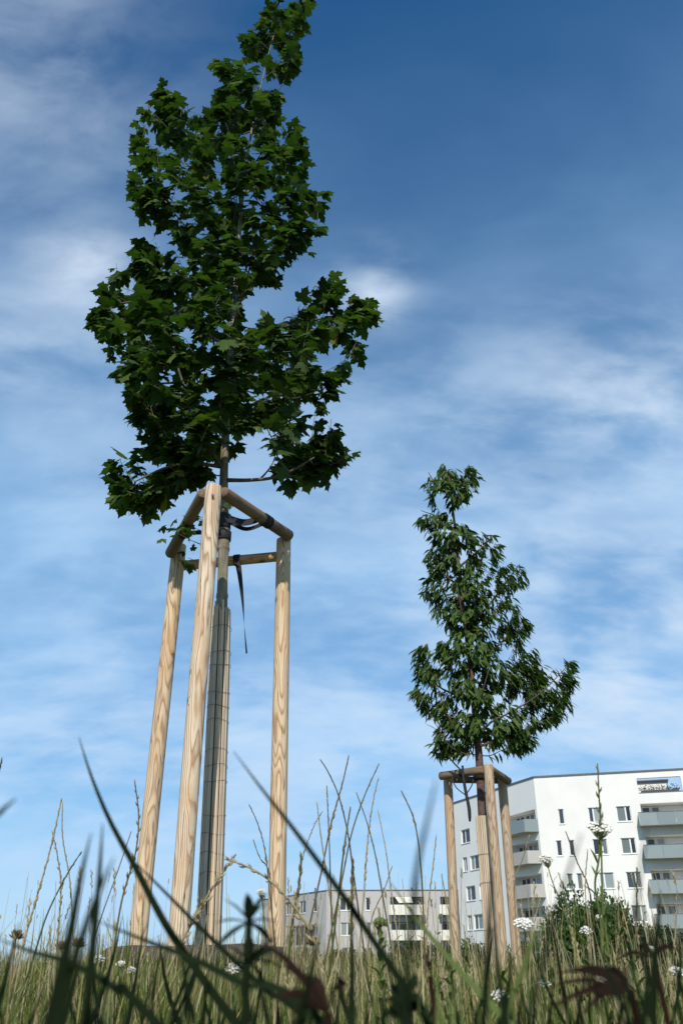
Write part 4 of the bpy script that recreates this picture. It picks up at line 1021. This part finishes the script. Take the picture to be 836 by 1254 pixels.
ST_LIST = [
 ([(427, 925), (419, 960), (405, 1010), (395, 1060), (384, 1110)], 1.9, .0016, 'tall dark grass stalk reaching highest of the clump right of the maple stakes', .3, 'spike', 'stem_dark', 2.0),
 ([(392, 930), (402, 946), (415, 976), (426, 1022), (434, 1080)], 1.8, .0014, 'grass stalk with its tip bent left, crossing the highest stalk of the clump', .22, 'spike', 'stem_dark', 1.6),
 ([(464, 935), (446, 975), (430, 1022), (416, 1090)], 1.9, .0015, 'dark grass stalk leaning far right in the clump before the grey block', .2, 'spike', 'stem_dark', 1.7),
 ([(463, 952), (456, 985), (450, 1030), (444, 1110)], 2.0, .0014, 'pinkish grass stalk standing just right of the far leaning dark stalk', .4, 'spike', 'straw', 2.2),
 ([(491, 968), (507, 1005), (515, 1060), (518, 1115), (520, 1175)], 1.7, .0015, 'lone dark grass stalk curving left at its tip, midway to the cherry', .15, 'spike', 'stem_dark', 1.8),
 ([(400, 962), (403, 1030), (405, 1095)], 1.8, .0013, 'straight dark thin stalk left in the clump beside a pale one', .2, 'spike', 'stem_dark', 1.7),
 ([(388, 982), (393, 1025), (402, 1085)], 1.9, .0013, 'pale straw stalk at the left side of the clump, right of the right stake', .5, 'spike', 'straw', 2.0),
 ([(429, 988), (421, 1040), (414, 1100)], 1.6, .0016, 'green stalk in the middle of the clump with a short dark tip', .2, 'spike', 'stem_green', 1.8),
 ([(436, 970), (450, 1010), (460, 1050), (468, 1095)], 1.9, .0013, 'thin stalk leaning left at the right side of the clump', .3, 'spike', 'stem_dark', 1.6),
 ([(462, 990), (472, 1040), (478, 1085)], 2.1, .0012, 'very pale thin stalk at the right end of the clump', .5, 'spike', 'straw', 2.0),
 ([(432, 1052), (431, 1085), (430, 1150)], 1.5, .002, 'short green grass spike standing in front of the grey block', .5, 'spike', 'stem_green', 2.4),
 ([(369, 1045), (366, 1085), (358, 1130), (352, 1190)], 1.6, .002, 'brown grass spike standing close to the right maple stake', .45, 'spike', 'stem_green', 2.4),
 ([(395, 993), (385, 1010), (372, 1045), (366, 1080)], 2.1, .0011, 'thin straw wisp bent right above the brown spike', .3, 'open', 'straw', 1.8),
 ([(305, 985), (316, 1010), (325, 1045), (332, 1110)], 2.4, .0014, 'dark thin stalk leaning left between reed mat and right stake', .3, 'spike', 'stem_dark', 2.2),
 ([(310, 1028), (318, 1050), (330, 1070), (334, 1130)], 2.4, .0013, 'shorter dark stalk below the one leaning left before the right stake', .3, 'spike', 'stem_dark', 2.0),
 ([(275, 1052), (300, 1060), (330, 1078), (360, 1110), (384, 1150), (395, 1200)], 1.3, .0017, 'arching tan grass ear sweeping right across the right stake foot', .5, 'open', 'straw', 2.6),
 ([(289, 1046), (265, 1080), (240, 1122), (215, 1170)], 1.4, .0017, 'tan grass ear leaning right across the reed mat foot', .45, 'open', 'straw', 2.6),
 ([(165, 955), (170, 1000), (166, 1045), (150, 1100), (138, 1170)], 1.8, .0017, 'grass spike standing up against the left stake', .45, 'open', 'stem_dark', 2.0),
 ([(161, 1018), (145, 1065), (122, 1130), (105, 1190)], 1.7, .0011, 'bare thin stem leaning right left of the maple', .1, 'spike', 'stem_dark', 1.2),
 ([(76, 978), (62, 1040), (45, 1100), (22, 1180)], 1.8, .0016, 'pale straw stalk bending to a point at the far left', .6, 'spike', 'straw', 2.2),
 ([(77, 982), (77, 1025), (86, 1080), (90, 1150)], 1.9, .0013, 'pale straw stalk meeting another at its tip, far left', .5, 'spike', 'straw', 2.0),
 ([(64, 1017), (71, 1050), (75, 1090), (70, 1160)], 1.9, .0014, 'short pale stalk between the two that meet at the far left', .5, 'open', 'straw', 2.0),
 ([(100, 1043), (80, 1075), (58, 1120), (42, 1170)], 1.6, .0014, 'green stalk slanting right across the pale stalks at the far left', .2, 'spike', 'stem_green', 1.8),
 ([(3, 928), (-3, 960), (-12, 1050), (-18, 1170)], 1.5, .0015, 'grass tip just entering at the left picture edge', .3, 'spike', 'stem_dark', 2.0),
 ([(243, 975), (238, 1020), (226, 1090), (218, 1165)], 2.2, .0012, 'straw stalk climbing along the right side of the front stake', .3, 'spike', 'straw', 1.8),
 ([(534, 1022), (530, 1060), (524, 1110), (520, 1180)], 2.0, .0014, 'whitish grass stalk left of the cherry stakes', .6, 'spike', 'straw', 2.2),
 ([(648, 1022), (640, 1050), (630, 1078), (630, 1110), (634, 1190)], 2.2, .0016, 'pale straw stalk before the corner balconies right of the cherry stakes', .1, 'spike', 'straw', 1.2),
 ([(692, 1018), (706, 1055), (722, 1095), (730, 1180)], 1.9, .0014, 'dark stalk leaning left before the paired narrow windows', .25, 'spike', 'stem_dark', 1.6),
 ([(731, 935), (733, 975), (735, 1015), (737, 1100), (738, 1200)], 1.7, .0017, 'tall grass spike with open spikelets rising above the white block roof', .30, 'open', 'stem_green', 2.6),
 ([(719, 1040), (716, 1090), (722, 1150), (724, 1200)], 1.8, .0012, 'thin straw stem beside the large yarrow', .2, 'spike', 'straw', 1.5),
 ([(779, 1062), (779, 1100), (778, 1150), (774, 1220)], 1.8, .0015, 'brown grass spike standing before the window next to the balconies', .4, 'spike', 'stem_green', 2.2),
 ([(769, 1108), (762, 1135), (756, 1170), (750, 1220)], 1.6, .0018, 'short dark grass ear left of the lowest window', .4, 'open', 'stem_green', 2.3),
 ([(828, 1090), (827, 1130), (822, 1200)], 1.8, .0014, 'thin straw stem before the lowest balcony at the right edge', .2, 'spike', 'straw', 1.6),
 ([(661, 1100), (652, 1140), (648, 1200)], 2.0, .0013, 'pale stem leaning right above the cherry frame foot', .3, 'spike', 'straw', 1.8),
 ([(540, 1070), (548, 1110), (556, 1160), (560, 1210)], 2.0, .0013, 'thin straw stem crossing the left cherry stake foot', .3, 'spike', 'straw', 1.8),
 ([(480, 1060), (470, 1090), (455, 1125), (448, 1180)], 2.0, .0012, 'thin pale stem slanting right in front of the cream balconies', .3, 'spike', 'straw', 1.8),
]
random.seed(33)
for a in ST_LIST: stalk(*a)

# ---- yarrow
def yarrow(head, pts, D, size, label, yellow=False, leaves_=6, dome=.9):
    hp = at(*head, D); P = [hp] + [at(x, y, D) for x, y in pts]; b0 = P[-1]; foot = Vector((b0.x, D, g(b0.x, D) - .012))
    if b0.z > foot.z + .02: P.append(foot)
    P = P[::-1]; pa = smooth_path(P, 24); root = thing('yarrow', foot, label, 'yarrow', 'white yarrow flowers')
    r = max(.0011, size * .045); neck = pa[-3]
    MB().tube(pa[:-2], [r * (1.25 - .35 * i / 22) for i in range(23)], 6).build('stem', MAT['stem_green'], root, True)
    mb = MB(); fl = MB(); n = int(16 + 900 * size)
    for k in range(n):
        q = k * 2.399; rr_ = size * .5 * math.sqrt((k + .5) / n); e = hp + Vector((math.cos(q) * rr_, math.sin(q) * rr_, size * dome * (.25 - (rr_/size)**2) + rnd(-.04, .04) * size + .5 * math.sin(q) * rr_))
        mb.tube([neck, neck.lerp(e, .55) + Vector((0, 0, -.06*size)), e], [r*.5, r*.4, r*.3], 4)
        c = rnd(.06, .09) * size
        # bract cup and floret disc with five ray petals
        mb.tube([e - UPZ*c*1.1, e - UPZ*c*.5, e], [c*.25, c*.6, c*.62], 6)
        v = [e + UPZ * c * .7]; tilt = rvec(.15)
        for j in range(10):
            a = 2*math.pi*j/10; rr2 = c * (1.15 if j % 2 == 0 else .72); v.append(e + Vector((math.cos(a)*rr2, math.sin(a)*rr2, c*.05 + tilt.x*rr2*math.cos(a) + tilt.y*rr2*math.sin(a))))
        lowr = [q_ - UPZ * c * .55 - (q_ - e) * .12 for q_ in v[1:]]; fl.add(v + lowr, [(0, j+1, (j+1) % 10 + 1) for j in range(10)] + [(j+1, j+11, (j+1) % 10 + 11, (j+1) % 10 + 1) for j in range(10)])
    mb.build('umbel', MAT['bract'], root); fl.build('florets', MAT['petal'], root)
    for k in range(leaves_):
        u = .35 + .55 * k / max(1, leaves_ - 1); i = int(u * 22); p = pa[i]; a = k * 2.4 + rnd(-.4, .4); out = Vector((math.cos(a), math.sin(a)*.6, rnd(1.0, 1.8))).normalized(); ll = size * rnd(.5, .9)
        lb = MB(); lp = smooth_path([p, p + out*ll*.5, p + out*ll + Vector((math.cos(a), 0, -.1))*ll*.15], 5); lb.ribbon(lp, [size*.06, size*.10, size*.12, size*.10, size*.06, .0004], Vector((-math.sin(a), math.cos(a), .3)), .5)
        lb.build('leaf', MAT['stem_green'], root)
random.seed(44)
yarrow((734, 1014), [(733, 1050), (728, 1085), (735, 1130), (738, 1200)], 1.75, .044, 'largest white yarrow in front of the white block, wide flat head', leaves_=9)
yarrow((668, 1052), [(676, 1080), (690, 1115), (702, 1160), (708, 1215)], 1.7, .026, 'tilted white yarrow left of the largest yarrow, by the corner balconies', dome=.9)
yarrow((641, 1131), [(643, 1160), (645, 1200)], 1.3, .026, 'cream yarrow head low beside the right cherry stake', dome=.6)
yarrow((717, 1140), [(720, 1170), (722, 1215)], 1.9, .026, 'small white yarrow low in front of the tallest bush')
yarrow((734, 1123), [(738, 1150), (744, 1190)], 2.4, .020, 'tiny white yarrow beside the large yarrow stem')
yarrow((797, 1163), [(798, 1190), (799, 1225)], 1.9, .020, 'small yarrow before the dark low bush at the right')
yarrow((612, 1220), [(612, 1235), (612, 1254)], 1.25, .022, 'white yarrow at the foot of the cherry stakes near the bottom edge')
yarrow((742, 1203), [(744, 1225), (745, 1250)], 1.3, .026, 'white yarrow low at the right above the reddish leaves')
yarrow((287, 1186), [(287, 1205), (288, 1235)], 1.5, .026, 'white yarrow at the foot of the reed mat', dome=.8)
yarrow((320, 1093), [(323, 1120), (326, 1160), (328, 1210)], 1.7, .018, 'small pale yarrow left of the right maple stake', dome=1.0)
yarrow((121, 1175), [(120, 1195), (119, 1230)], 1.6, .019, 'small white yarrow left of the watering rim')
yarrow((148, 1181), [(147, 1200), (146, 1235)], 1.7, .017, 'small white yarrow at the left end of the watering rim')
yarrow((160, 1188), [(161, 1205), (162, 1235)], 1.6, .016, 'lowest of the three small yarrows near the watering rim')
yarrow((828, 1190), [(828, 1215), (829, 1250)], 1.5, .022, 'white yarrow low at the right picture edge')
yarrow((666, 1205), [(667, 1225), (668, 1250)], 1.9, .022, 'small yarrow low right of the cherry stakes')

# ---- tangle of weeds before the white block
random.seed(48); mb = MB()
for k in range(95):
    px = random.choice([rnd(625, 850), rnd(625, 850), rnd(440, 640)]); top = 1215 - 105 * random.random() ** 1.9; D = rnd(1.5, 3.4); a = at(px, top, D)
    foot = Vector((a.x + rnd(-.05, .05), D + rnd(-.04, .04), g(a.x, D) - .012)); pa = smooth_path([foot, foot.lerp(a, .5) + rvec(.012), a], 8); r0 = rnd(.0009, .0017)
    mb.tube(pa, [r0 * (1.1 - .07 * i) for i in range(9)], 5)
    for q_ in range(random.randrange(4, 13)):
        p = pa[random.randrange(2, 9)]; a_ = rnd(0, 6.28); out = Vector((math.cos(a_), math.sin(a_), rnd(.2, 1.3))).normalized(); l2 = rnd(.014, .045); w_ = l2 * rnd(.12, .3)
        mb.ribbon([p, p + out * l2 * .35, p + out * l2 * .7 - UPZ * l2 * .05, p + out * l2 - UPZ * l2 * .18], [w_ * .3, w_, w_ * .8, .0002], Vector((-math.sin(a_), math.cos(a_), 0)), .4)
o = mb.build('weed_tangle', MAT['weed']); tag(o, 'tangle of leafy green weeds among the grass before the bushes', 'weeds', kind='stuff')

# ---- dried brown flower heads
def dry_head(px, py, D, label, tilt=0):
    p = at(px, py, D); foot = Vector((p.x + rnd(-.02, .02), D, g(p.x, D) - .012)); root = thing('dried_flower', foot, label, 'dried flower', 'dried brown flower heads')
    MB().tube(smooth_path([foot, foot.lerp(p, .5) + Vector((.004, 0, 0)), p], 8), .0011, 5).build('stem', MAT['stem_dark'], root)
    mb = MB()
    for k in range(26):
        a = k * 2.4; u = k / 25; d = Vector((math.cos(a) * (1 - u * .6), math.sin(a) * (1 - u * .6), .4 + 1.4 * u)).normalized()
        b0 = p + Vector((math.cos(a) * .003, math.sin(a) * .003, .004 * u)); mb.tube([b0, b0 + d * .006, b0 + d * .011], [.0012, .0015, .0004], 4)
    mb.build('seed_head', MAT['red_brown'], root)
MAT['red_brown'] = simple('red_brown', (.13, .085, .045), .8, .4, 80)
random.seed(50)
dry_head(20, 1150, 1.5, 'brown dried flower head at the far left edge of the meadow')
dry_head(96, 1160, 1.5, 'small dried flower head left of the three small yarrows')
dry_head(76, 1163, 1.6, 'dried flower head between the far left one and the small yarrows')
dry_head(383, 1158, 1.6, 'dried flower head below the corner of the grey block')

# ---- leafy weed with a bud, before the grey block
def weed(px, ytop, ybase, D, n, ll, lw_, m, label, cat='weed', spread=.6, name='leafy_weed', bud=True):
    top = at(px, ytop, D); foot = Vector((top.x, D, g(top.x, D) - .012)); root = thing(name, foot, label, cat)
    H = top.z - foot.z; pa = smooth_path([foot, foot.lerp(top, .5) + Vector((rnd(-.004, .004), 0, 0)), top], 10)
    MB().tube(pa, [.0022 * (1.2 - .05*i) for i in range(11)], 6).build('stem', MAT[m], root)
    for k in range(n):
        u = .3 + .7 * k / n; p = foot.lerp(top, u); a = k * 2.4 + rnd(-.3, .3); out = Vector((math.cos(a), math.sin(a), spread + rnd(-.2, .4))).normalized(); l2 = ll * (1.15 - .5*u) * rnd(.8, 1.2)
        lb = MB(); lp = smooth_path([p, p + out*l2*.5 + UPZ*l2*.08, p + out*l2 - UPZ*l2*.12], 6); lb.ribbon(lp, [lw_*f for f in (.3, .8, 1, .95, .75, .4, .03)], Vector((-math.sin(a), math.cos(a), 0)), .35)
        lb.build('leaf', MAT[m], root)
    if bud:
        mb = MB()
        for k in range(14):
            a = k * 2.4; e = top + Vector((math.cos(a)*.006*math.sqrt(k/6), math.sin(a)*.006*math.sqrt(k/6), .004 - .0003*k)); mb.tube([e - UPZ*.006, e, e + UPZ*.004], [.001, .0028, .0008], 5)
        mb.build('bud', MAT['stem_green'], root)
random.seed(55)
weed(465, 1130, 1180, 1.35, 22, .028, .009, 'stem_green', 'leafy green weed with a pale bud before the cream balconies', spread=.9)
weed(735, 1085, 1200, 1.6, 10, .03, .006, 'stem_green', 'green stemmed weed beside the large yarrow', spread=1.6, bud=False)
weed(775, 1170, 1250, 1.2, 14, .03, .008, 'stem_green', 'leafy weed right of the low white yarrow at the right', spread=.7, bud=False)
weed(550, 1190, 1250, 1.2, 14, .03, .009, 'stem_green', 'leafy weed at the foot of the left cherry stake', spread=.7, bud=False)

# ------------------------------------------------------------------ out of focus plants close to the lens
def near_blade(pts, D, width, label, m='blade_shade_dark', dd=0.0, name='arching_grass', cat='grass'):
    P = [at(x, y, D + dd * i) for i, (x, y) in enumerate(pts)][::-1]; b0 = P[0]; foot = run_to_ground(b0, P[1], .16)
    if b0.z > foot.z + .015: P = [foot] + P
    n = 20; pa = smooth_path(P, n); mb = MB()
    wd = [width * min(1, 1.02 - (i / n) ** 2.2) + .0003 for i in range(n + 1)]
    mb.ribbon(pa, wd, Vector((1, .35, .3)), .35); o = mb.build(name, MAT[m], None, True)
    tag(o, label, cat, 'blurred grass blades close to the lens'); return o
random.seed(66)
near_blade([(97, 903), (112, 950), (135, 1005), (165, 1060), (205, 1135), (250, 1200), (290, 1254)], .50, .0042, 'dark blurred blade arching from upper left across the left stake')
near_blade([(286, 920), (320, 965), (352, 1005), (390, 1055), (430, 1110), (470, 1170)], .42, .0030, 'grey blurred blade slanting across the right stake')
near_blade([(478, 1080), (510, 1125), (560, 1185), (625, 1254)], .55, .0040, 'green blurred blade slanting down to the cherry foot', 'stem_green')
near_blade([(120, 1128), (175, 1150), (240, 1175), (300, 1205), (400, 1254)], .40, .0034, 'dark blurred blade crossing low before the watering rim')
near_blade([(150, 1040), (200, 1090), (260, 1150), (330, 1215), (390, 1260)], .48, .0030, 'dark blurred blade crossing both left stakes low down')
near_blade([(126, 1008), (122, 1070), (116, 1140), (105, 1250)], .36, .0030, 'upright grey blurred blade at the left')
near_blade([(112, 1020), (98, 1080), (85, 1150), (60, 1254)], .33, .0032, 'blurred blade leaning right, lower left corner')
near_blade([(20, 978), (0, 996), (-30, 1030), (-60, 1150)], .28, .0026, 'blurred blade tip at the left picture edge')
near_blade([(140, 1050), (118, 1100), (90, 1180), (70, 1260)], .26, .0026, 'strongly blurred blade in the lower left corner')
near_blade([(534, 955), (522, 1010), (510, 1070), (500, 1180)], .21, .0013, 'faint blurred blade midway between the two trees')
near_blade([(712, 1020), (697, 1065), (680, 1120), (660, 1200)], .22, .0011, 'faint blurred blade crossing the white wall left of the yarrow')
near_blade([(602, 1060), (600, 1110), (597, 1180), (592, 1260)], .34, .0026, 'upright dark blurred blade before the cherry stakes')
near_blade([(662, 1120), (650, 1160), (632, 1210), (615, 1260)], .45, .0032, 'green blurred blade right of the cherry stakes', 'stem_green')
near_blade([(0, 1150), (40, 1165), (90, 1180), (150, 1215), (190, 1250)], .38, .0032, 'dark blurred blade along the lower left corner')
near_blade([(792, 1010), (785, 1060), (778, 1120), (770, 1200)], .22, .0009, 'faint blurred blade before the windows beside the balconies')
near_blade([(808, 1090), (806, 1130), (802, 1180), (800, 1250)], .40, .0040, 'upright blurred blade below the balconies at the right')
# fill of short blurred blades along the bottom edge
random.seed(67); mb = MB()
for k in range(80):
    px = rnd(-60, 900); top = rnd(1195, 1250); D = rnd(.38, .62); a = at(px, top, D); lean_ = rnd(-.05, .05)
    foot = Vector((a.x + lean_, D + rnd(-.03, .03), g(a.x, D) - .01)); pa = smooth_path([foot, foot.lerp(a, .55) + Vector((-lean_ * .25, 0, .012)), a], 8)
    mb.ribbon(pa, [.003 * min(1, 1.02 - (i/8)**2) + .0002 for i in range(9)], Vector((1, rnd(-.8, .8), .2)), .35)
o = mb.build('near_grass', MAT['stem_green']); tag(o, 'short green grass right in front of the lens', 'grass', kind='stuff')
random.seed(68); mb = MB()
for k in range(150):
    px = random.choice([rnd(-40, 480), rnd(-40, 480), rnd(480, 870)]); top = 1254 - 135 * random.random() ** 1.8; D = rnd(.32, .85); a = at(px, top, D); lean_ = rnd(-.09, .09)
    foot = Vector((a.x + lean_, D + rnd(-.04, .04), g(a.x, D) - .01)); pa = smooth_path([foot, foot.lerp(a, .6) + Vector((-lean_ * .2, 0, .016)), a], 9)
    wdt = rnd(.0026, .0055); mb.ribbon(pa, [wdt * min(1, 1.02 - (i/9)**2) + .0002 for i in range(10)], Vector((1, rnd(-.8, .8), .2)), .35)
o = mb.build('near_dark_grass', MAT['blade_shade_dark']); tag(o, 'tangle of dark blurred grass close to the lens', 'grass', kind='stuff')
# star-shaped weed
def whorl_weed(px, tops, D, label):
    top = at(px, tops[0], D); foot = Vector((top.x, D, g(top.x, D) - .01)); root = thing('whorled_weed', foot, label, 'weed')
    MB().tube([foot, foot.lerp(top, .5), top], [.0022, .0019, .0015], 6).build('stem', MAT['blade_shade_dark'], root)
    for j, ty in enumerate(tops):
        c = at(px, ty, D)
        for k, (ox, oz) in enumerate([(-1, .12), (-.75, .75), (-.1, 1.15), (.7, .8), (1, .2), (-.55, -.25), (.5, -.3), (.3, .5)]):
            a = math.atan2(rnd(-.6, .6), ox); out = Vector((ox, rnd(-.6, .6), oz + rnd(-.1, .1) - .25 * j)).normalized(); l2 = rnd(.013, .019)
            lp = smooth_path([c, c + out*l2*.5, c + out*l2 - UPZ*.002], 5); MB().ribbon(lp, [.002, .0042, .005, .0045, .003, .0002], Vector((-math.sin(a), math.cos(a), 0)), .3).build('leaf', MAT['blade_shade_dark'], root)
whorl_weed(305, (1130, 1178), .40, 'dark blurred star-leaved weed before the reed mat foot')
# reddish leaves
def leaf_spray(cx0, cy0, ends, D, wd, label, m='red_leaf', stem=True):
    c = at(cx0, cy0, D); foot = Vector((c.x + .004, D + .01, g(c.x, D) - .01)); root = thing('weed', foot, label, 'weed')
    MB().tube(smooth_path([foot, foot.lerp(c, .6) + Vector((.003, 0, 0)), c], 6), .0016, 6).build('stem', MAT[m], root)
    for (x, y, dD) in ends:
        e = at(x, y, D + dD); mid = c.lerp(e, .5) + UPZ * .004
        MB().ribbon(smooth_path([c, mid, e], 8), [wd * f for f in (.15, .55, .9, 1, .95, .8, .55, .3, .02)], Vector((.3, 1, .6)), .4).build('leaf', MAT[m], root)
leaf_spray(772, 1212, [(672, 1192, .02), (662, 1212, .0), (660, 1242, -.02), (690, 1226, .03), (706, 1250, -.02), (700, 1186, .05), (735, 1190, .05), (740, 1240, .0)], .38, .0036, 'blurred reddish-brown weed with pointed leaves, lower right')
leaf_spray(402, 1240, [(316, 1150, .01), (345, 1182, .02), (335, 1222, -.02), (352, 1240, .0), (425, 1205, .02), (372, 1195, .04)], .36, .0048, 'blurred reddish-brown leaves low beside the right maple stake')
leaf_spray(495, 1245, [(470, 1225, 0), (486, 1195, .02), (508, 1190, .03), (520, 1232, 0), (498, 1215, -.02), (460, 1252, 0), (530, 1256, 0)], .42, .0085, 'dark blurred broad-leaved weed at the bottom centre', 'blade_shade_dark')
leaf_spray(526, 1195, [(523, 1165, 0), (528, 1178, .01), (527, 1225, 0)], .6, .006, 'small dark red upright leaf left of the cherry stakes')
leaf_spray(800, 1172, [(752, 1176, 0), (836, 1168, .01), (780, 1160, .02)], .55, .005, 'dark red blade lying level at the right edge')
